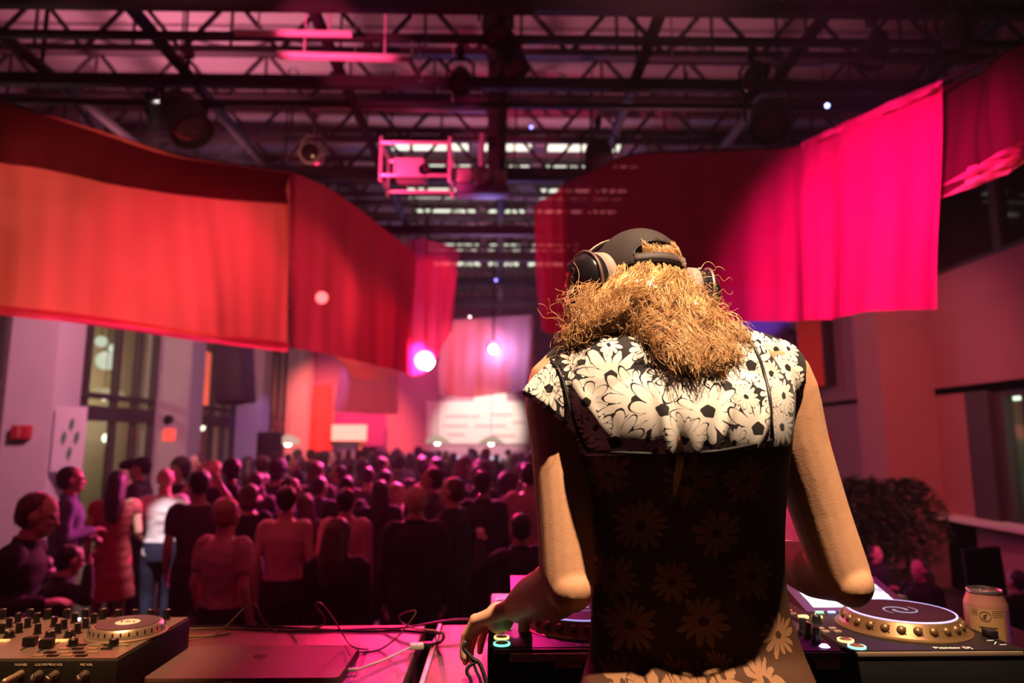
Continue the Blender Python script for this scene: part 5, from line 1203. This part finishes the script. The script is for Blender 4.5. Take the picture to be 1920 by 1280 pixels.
def hair_me(kind, lean):
    mb = MB(); c = Vector((0, -.006, 1.637))
    if kind == 'short': mb.ell(c+Vector((0, -.012, .006)), (.084, .094, .096)); mb.ell(c+Vector((0, -.03, -.045)), (.068, .068, .06))
    elif kind == 'crop': mb.ell(c+Vector((0, -.008, .004)), (.0795, .094, .092)); mb.ell(c+Vector((0, -.03, -.04)), (.066, .066, .055))
    elif kind == 'curly': mb.ell(c+Vector((0, -.018, .018)), (.11, .118, .112)); mb.ell(c+Vector((0, -.04, -.06)), (.095, .085, .08))
    elif kind == 'bun': mb.ell(c+Vector((0, -.012, .004)), (.083, .096, .095)); mb.ell(c+Vector((0, -.085, .06)), (.045, .045, .04))
    elif kind == 'bob': mb.ell(c+Vector((0, -.016, .006)), (.092, .1, .098)); mb.ell(c+Vector((0, -.035, -.08)), (.1, .08, .08))
    elif kind == 'long':
        mb.ell(c+Vector((0, -.016, .006)), (.09, .1, .098)); mb.tube(cat([c+Vector((0, -.045, 0)), c+Vector((0, -.065, -.12)), c+Vector((0, -.09, -.22)), c+Vector((0, -.1, -.36))], 10), [.08, .085, .088, .09, .092, .092, .09, .085, .078, .068, .05], 18, sx=1.25)
    elif kind == 'cap':
        mb.ell(c+Vector((0, -.004, .012)), (.086, .1, .088)); mb.tube([(0, .08, 1.655), (0, .17, 1.645)], [.06, .05], 16); mb.ell(c+Vector((0, -.04, -.04)), (.066, .06, .05))
    me = remesh(mb, .0085, 2); a = mverts(me); nr = np.empty(len(a)*3, dtype=np.float32); me.vertices.foreach_get('normal', nr); nr = nr.reshape(-1, 3)
    sc = (70, 70, 30) if kind != 'curly' else (55, 55, 55); am = .006 if kind != 'curly' else .016
    d = np.array([noise.noise(Vector((float(p[0])*sc[0], float(p[1])*sc[1], float(p[2])*sc[2]))) for p in a]); setverts(me, a+nr*(d*am)[:, None]); return bend(me, lean)
def eyes_me(lean, sd):
    mb = MB()
    mb.ell((.032*sd, .098, 1.623), (.0125, .009, .0085), None, 12, 8)
    return bend(mb.mesh('eye'), lean)
def cmat(nm, c, r=.8): return mat(nm, c, r, var=.2, vscale=9)
M_eye = mat('eye_dark', (.06, .04, .04), .3)
TOPC = dict(black=cmat('cloth_black', (.018, .014, .016)), dark=cmat('cloth_dark', (.05, .035, .045)), red=cmat('cloth_red', (.42, .05, .07)), white=cmat('cloth_white', (.8, .75, .75)), pink=cmat('cloth_pink', (.5, .25, .25)), denim=cmat('cloth_denim', (.1, .13, .2)), grey=cmat('cloth_grey', (.2, .16, .18)), jeans=cmat('cloth_jeans', (.016, .018, .045)))
HAIRC = dict(dark=cmat('hair_dark', (.022, .014, .013), .5), brown=cmat('hair_brown', (.09, .045, .03), .5), fair=cmat('hair_fair', (.38, .23, .13), .5), pinkish=cmat('hair_pinkish', (.55, .33, .25), .5))
SKINC = [skin_mat('skin_light', (.58, .34, .25)), skin_mat('skin_mid', (.42, .24, .17)), skin_mat('skin_deep', (.2, .11, .075))]
def put(nm, parent, me, m):
    me.materials.clear(); me.materials.append(m)
    o = bpy.data.objects.new(nm, me); COL.objects.link(o); o.parent = parent
    if me.users > 1:
        o.material_slots[0].link = 'OBJECT'; o.material_slots[0].material = m
    return o
def person(label, loc, scale, rz, pose='down', top='tee', tc='black', bc='black', hair='short', hc='dark', sk=0, lean=0, group=None, eyes=True):
    t = thing('person', label, 'person', loc, rz, group); t.scale = (scale,)*3
    def add(nm, key, fn, m):
        me = cached(key, fn); o = bpy.data.objects.new(nm, me); COL.objects.link(o); o.parent = t
        if not me.materials: me.materials.append(None)
        o.material_slots[0].link = 'OBJECT'; o.material_slots[0].material = m; return o
    add('body', ('b', pose, lean), lambda: body_me(pose, lean), SKINC[sk])
    add(dict(tee='shirt', jacket='jacket', tank='tank_top', dress='dress')[top], ('t', top, pose, lean), lambda: top_me(top, pose, lean), TOPC[tc])
    if top != 'dress': add('trousers', ('l', lean), lambda: legs_me(lean), TOPC[bc])
    add('cap' if hair == 'cap' else 'hair', ('h', hair, lean), lambda: hair_me(hair, lean), HAIRC[hc] if hair != 'cap' else TOPC['black'])
    if eyes:
        for sd in (-1, 1): add('eye', ('e', lean, sd), lambda: eyes_me(lean, sd), M_eye)
    return t
SPOTS = []
def at_head(px, pytop, hpx):
    Y = .228*F/hpx; p = P(px, pytop, Y); return p, Y
# px, head top y, head px, turn, pose, top, colours, hair, skin, lean, label
CROWD = [
 (86, 928, 74, -75, 'drink', 'jacket', 'black', 'black', 'short', 'brown', 0, .25, 'person in a dark jacket at the far left edge, face in profile to the right'),
 (134, 874, 46, -60, 'fold', 'jacket', 'denim', 'dark', 'short', 'dark', 1, 0, 'dark-haired person in a denim jacket standing below the leaf poster'),
 (150, 1022, 72, -40, 'raised', 'jacket', 'black', 'black', 'short', 'dark', 0, .25, 'crouching dark-haired person with a hand at the head just behind the controller'),
 (62, 1046, 66, 100, 'fold', 'jacket', 'black', 'black', 'bob', 'brown', 0, .25, 'low crouching person in black at the bottom left corner behind the controller'),
 (222, 882, 46, 20, 'drink', 'dress', 'red', 'black', 'long', 'dark', 0, 0, 'woman with long dark hair in a red dress at the left'),
 (242, 868, 36, 160, 'down', 'jacket', 'grey', 'dark', 'short', 'pinkish', 0, 0, 'fair-haired person behind the woman in the red dress'),
 (266, 856, 37, 100, 'drink', 'jacket', 'dark', 'black', 'cap', 'dark', 0, 0, 'person in a dark cap beside the woman with the white top'),
 (312, 878, 42, 15, 'hips', 'tee', 'white', 'jeans', 'bun', 'pinkish', 0, 0, 'woman in a bright white top and dark jeans with her hair in a bun'),
 (338, 860, 35, 170, 'down', 'tee', 'black', 'black', 'curly', 'dark', 1, 0, 'person with dark curly hair right behind the woman in the white top'),
 (369, 852, 33, 150, 'down', 'tee', 'dark', 'black', 'short', 'dark', 1, 0, 'dark figure in front of the pale blinds beside the curly-haired one'),
 (376, 880, 49, 30, 'raised', 'tee', 'dark', 'black', 'short', 'dark', 1, 0, 'dark-haired person with a raised hand right of the white top'),
 (404, 862, 36, -150, 'raised', 'tee', 'grey', 'black', 'crop', 'fair', 0, 0, 'person with a pale raised arm standing before the pillar under the hanging speaker'),
 (434, 858, 44, 40, 'down', 'jacket', 'black', 'black', 'short', 'dark', 2, 0, 'person in black with dark hair directly below the hanging speaker'),
 (468, 907, 49, 25, 'drink', 'tee', 'black', 'black', 'bob', 'brown', 0, 0, 'person with a brown bob rim lit in pink'),
 (426, 932, 62, -20, 'down', 'tee', 'pink', 'black', 'short', 'fair', 0, 0, 'person with short fair hair and a pale pink shirt in front'),
 (538, 910, 53, 8, 'down', 'tank', 'pink', 'black', 'short', 'dark', 0, 0, 'person with bare shoulders in a tank top and short dark hair seen from behind'),
 (571, 925, 46, 35, 'down', 'tee', 'black', 'black', 'long', 'brown', 0, 0, 'person with long brown hair right of the bare-shouldered one'),
 (650, 915, 51, -8, 'down', 'jacket', 'pink', 'black', 'short', 'dark', 0, 0, 'dark-haired person in a pale jacket behind the long-haired woman in front'),
 (636, 970, 67, -12, 'fold', 'jacket', 'black', 'black', 'long', 'brown', 0, 0, 'long-haired woman in black at the front of the crowd behind the cables'),
 (781, 908, 58, 5, 'down', 'jacket', 'black', 'black', 'crop', 'pinkish', 0, 0, 'man with cropped light hair in a black jacket, back to the stage'),
 (850, 895, 51, 70, 'drink', 'jacket', 'black', 'black', 'short', 'brown', 0, 0, 'man with dark hair turned left beside the cropped-haired man'),
 (805, 868, 41, 10, 'down', 'tee', 'dark', 'black', 'cap', 'dark', 1, 0, 'person in a cap behind the cropped-haired man'),
 (906, 882, 46, -20, 'down', 'jacket', 'black', 'black', 'short', 'dark', 1, 0, 'tall dark figure right of the man turned left'),
 (951, 888, 45, 15, 'down', 'tee', 'dark', 'black', 'curly', 'dark', 1, 0, 'person with dark curly hair left of the raised sleeve of the performer'),
 (992, 866, 46, 0, 'down', 'tee', 'pink', 'black', 'short', 'dark', 0, 0, 'person in a pale pink shirt half hidden by the left upper arm of the performer'),
 (975, 962, 60, 30, 'point', 'jacket', 'black', 'black', 'short', 'dark', 1, 0, 'person in black with a lifted left elbow beside the left forearm of the performer'),
 (480, 885, 40, 15, 'down', 'tee', 'dark', 'black', 'bob', 'brown', 0, 0, 'person with a brown bob behind the bare-shouldered one'),
 (600, 893, 38, -30, 'down', 'jacket', 'dark', 'black', 'short', 'dark', 1, 0, 'dark-jacketed person seen between the long brown hair and the pale jacket'),
 (712, 900, 43, 20, 'drink', 'jacket', 'black', 'black', 'long', 'dark', 1, 0, 'person with long dark hair left of the cropped-haired man'),
 (745, 905, 40, -100, 'drink', 'tee', 'pink', 'black', 'bob', 'fair', 0, 0, 'person with a fair bob facing the cropped-haired man'),
 (690, 875, 34, 0, 'down', 'tee', 'dark', 'black', 'short', 'dark', 0, 0, 'short-haired person behind the one with long dark hair in mid crowd'),
 (1470, 884, 40, 30, 'down', 'tee', 'pink', 'black', 'long', 'dark', 0, 0, 'person glimpsed between the right arm and the waist of the performer'),
 (1722, 1048, 56, 120, 'down', 'jacket', 'black', 'black', 'short', 'dark', 0, 0, 'low dark figure with a red lit face below the bushy plants'),
 (1905, 1068, 60, 20, 'down', 'jacket', 'black', 'black', 'short', 'dark', 1, 0, 'dark low figure cut by the right edge behind the drink can'),
 (1640, 1022, 46, -160, 'fold', 'jacket', 'black', 'black', 'bob', 'dark', 1, 0, 'dark figure seated low just right of the right elbow of the performer'),
]
for px, py, h, rz, pose, top, tc_, bc, hr, hc, sk, lean, lb_ in sorted(CROWD, key=lambda c: -c[2]):
    p, Y = at_head(px, py, h); s = p.z/(1.735 if not lean else 1.70)
    off = Vector((0, 0, 0))
    if lean: off = Matrix.Rotation(R(rz), 3, 'Z') @ Vector((0, .2*s, 0))
    x, y = p.x-off.x, p.y-off.y
    for _ in range(30):
        bad = [(qx, qy) for qx, qy in SPOTS if (qx-x)**2+(qy-y)**2 < .5**2]
        if not bad: break
        k = 1.015; y *= k; x *= k
    s = (2-(2-p.z)*y/(p.y-off.y))/(1.735 if not lean else 1.70)
    SPOTS.append((x, y)); person(lb_, (x, y, 0), s, R(rz), pose, top, tc_, bc, hr, hc, sk, lean)
rr = random.Random(33); n_far = n_mid = 0
LBM = 'dark-clothed guest packed into the middle of the dance floor, face and clothes hardly visible'
LBF = 'tiny dark guest in the dense row of heads before the far bar and red corner'
def fill(n, y0, y1, px0, px1, lb_, grp, dmin):
    c = 0
    for _ in range(4000):
        if c >= n: break
        Y = rr.uniform(y0, y1); px = rr.uniform(px0, px1); p = P(px, 850, Y)
        if p.x < -5.4 or any((qx-p.x)**2+(qy-p.y)**2 < dmin**2 for qx, qy in SPOTS): continue
        SPOTS.append((p.x, p.y)); c += 1
        person(lb_, (p.x, p.y, 0), rr.uniform(.93, 1.05), rr.uniform(-.7, .7) if rr.random() < .7 else rr.uniform(0, 6.28), rr.choice(['down', 'down', 'drink', 'fold']), rr.choice(['tee', 'jacket', 'jacket']), rr.choice(['black', 'black', 'dark', 'dark', 'grey']), 'black', rr.choice(['short', 'short', 'long', 'curly', 'bob', 'bun']), rr.choice(['dark', 'dark', 'brown']), rr.choice([0, 1, 1, 2]), 0, grp, eyes=False)
fill(22, 6.6, 9.6, 490, 1010, LBM, 'guests in the middle of the dance floor', .5)
fill(64, 10, 19.5, 455, 1010, LBF, 'guests in the far rows', .5)
# ================================================================== light
def light(name, kind, loc, power, col, aim=None, size=.05, angle=60, blend=.3, shape=None):
    ld = bpy.data.lights.new(name, kind); ld.energy = power; ld.color = col
    if kind == 'AREA':
        ld.size = size
        if shape: ld.shape = 'RECTANGLE'; ld.size, ld.size_y = shape
    else: ld.shadow_soft_size = size
    if kind == 'SPOT': ld.spot_size = R(angle); ld.spot_blend = blend
    o = bpy.data.objects.new(name, ld); COL.objects.link(o); o.location = loc
    if aim is not None: o.rotation_euler = (Vector(aim)-Vector(loc)).to_track_quat('-Z', 'Y').to_euler()
    return o
WARM = (1, .66, .4)
light('deck_spot', 'SPOT', (.45, .3, 4.6), 1350, (1, .69, .43), (.36, 1.08, 1.8), .03, 25, .6)
light('deck_wash', 'SPOT', (-.9, .6, 4.4), 700, (1, .5, .2), (-.97, 1.34, 1.6), .04, 19, .6)
# pink lamp in the hall shining back on the tables
light('pink_back', 'SPOT', (-.2, 4.4, 4.4), 800, (1, .012, .24), (-.12, 1.45, 1.55), .05, 11, .7)
light('violet_back', 'SPOT', (2.4, 4.2, 4.3), 18, (.35, .1, 1), (.85, 1.3, 1.65), .06, 34, .5)
# one unseen cloth light and the hot lamps seen in the picture
q = P(797, 676, 10.4); light('hot_pink', 'SPOT', q+Vector((0, -.2, -.02)), 2600, (1, .05, .3), q+Vector((-.6, -5, -1.6)), .06, 80, .6)
q = P(925, 655, 13.4); light('hot_blue', 'SPOT', q+Vector((0, -.2, -.02)), 260, (.3, .25, 1), q+Vector((0, -5, -.6)), .05, 90, .6)
light('blue_on_cloth', 'POINT', P(925, 655, 13.9), 110, (.35, .35, 1), None, .1)  # unseen point added to throw blue on the cloth behind the lamp
q = P(604, 558, 8.6); light('hot_red', 'SPOT', q+Vector((0, -.15, 0)), 150, (1, .2, .15), q+Vector((.4, -3, -.7)), .05, 80, .6)
# washes on the banners
light('banner_orange', 'SPOT', (-2.6, .2, 2.5), 700, (1, .42, .22), (-2.7, 4.7, 3.35), .06, 28, .5)
light('banner_orange', 'SPOT', (-2.4, .1, 2.5), 700, (1, .32, .22), (-2.0, 5.9, 3.5), .06, 20, .6)
light('banner_orange', 'SPOT', (-2.8, .3, 2.5), 420, (1, .42, .22), (-3.2, 4.3, 3.3), .06, 26, .6)
light('banner_magenta', 'SPOT', (1.25, 2.3, 4.5), 1900, (1, .02, .36), (2.5, 4.25, 3.45), .08, 50, 1.0)
light('banner_wine', 'SPOT', (2.6, 1.2, 3.2), 520, (1, .28, .1), (3.0, 3.8, 2.9), .08, 40, .6)
# crowd and ceiling washes
for x, y, z, pw, c in ((-2.2, 9.5, 5.0, 110, (1, .03, .16)), (1.5, 9.0, 5.0, 95, (1, .02, .16)), (-3.5, 13.0, 5.0, 140, (1, .03, .26)), (.5, 13.5, 5.0, 160, (1, .03, .3)), (-1.5, 17.5, 5.0, 240, (.9, .04, .38))):
    light('crowd_wash', 'SPOT', (x, y, z), pw, c, (x*.6, y-3.5, 1.2), .1, 100, .6)
light('front_fill', 'SPOT', (-1.2, 2.2, 4.6), 70, (1, .03, .12), (-1.6, 6.5, 1.2), .1, 80, .6)
for x, y, z, pw, c in ((-2.4, 3.4, 4.3, 560, (1, .25, .36)), (1.2, 3.8, 4.3, 260, (1, .25, .34)), (-3.8, 7.4, 4.3, 560, (1, .28, .4)), (1.8, 7, 4.0, 160, (1, .28, .38)), (0, 11, 3.9, 240, (.9, .32, .45)), (0, 16, 3.9, 200, (.9, .4, .6))):
    light('roof_wash', 'SPOT', (x, y, z), pw, c, (x, y+.4, 7), .15, 104, .8)
light('pipe_spot', 'SPOT', (-1.9, 3.7, 4.2), 700, (1, .06, .2), P(630, 85, 5.2), .04, 30, .5)
light('cage_spot', 'SPOT', (-1.9, 5.6, 4.4), 600, (1, .05, .2), P(790, 310, 7.3), .04, 34, .5)
# left windows side: pale violet wash, white lamp on the guests below
light('left_wash', 'SPOT', (-2.6, 6.5, 5.0), 1500, (1, .36, .5), (-6.6, 12.0, 2.6), .15, 80, .6)
light('left_white', 'SPOT', (-3.0, 5.6, 5.0), 2200, (1, .82, .86), P(312, 960, 6.9), .06, 11, .5)
light('pillar_violet', 'SPOT', (-2.5, 15.5, 4.6), 420, (.5, .25, 1), (-6.2, 18.3, 1.8), .06, 30, .5)
light('corridor_lamp', 'POINT', (-8.8, 11.5, 3.4), 120, (1, .8, .5), None, .12)
light('corridor_lamp', 'POINT', (-8.8, 17, 3.0), 120, (1, .8, .5), None, .12)
# far end
light('corner_red', 'SPOT', (-3.2, 18.5, 4.8), 3600, (1, .14, .12), (-5.6, 23.6, 1.8), .1, 60, .6)
light('end_pink', 'SPOT', (-1.5, 17, 5.0), 1100, (1, .1, .34), (-3.2, 25, 2.6), .1, 60, .6)
light('menu_white', 'SPOT', (.2, 20.5, 5.0), 1500, (1, .86, .76), P(905, 785, 24.6), .1, 40, .6)
light('cloth_orange', 'SPOT', (-1.4, 11.4, 4.9), 800, (1, .22, .16), P(880, 665, 14.2), .06, 34, .5)
light('drape_pink', 'SPOT', (-.2, 8.6, 4.9), 160, (1, .05, .16), P(800, 560, 9.7), .06, 50, .5)
light('banner_back', 'SPOT', (-4.6, 8.2, 4.9), 500, (1, .03, .2), (-2.3, 5.4, 2.9), .06, 40, .6)
# right side
light('right_wash', 'SPOT', (2.8, 6.5, 5.0), 420, (1, .22, .24), (5.9, 10.5, 1.8), .15, 70, .7)
light('right_wash', 'SPOT', (3.0, 5.0, 4.8), 70, (1, .08, .14), (6.2, 8.2, 3.4), .15, 70, .7)
light('blue_right', 'SPOT', (3.2, 12.6, 2.2), 900, (.25, .2, 1), P(1420, 560, 14.3), .04, 26, .5)
light('side_room', 'POINT', (8.0, 7.2, 2.2), 45, (.95, 1, .75), None, .15)
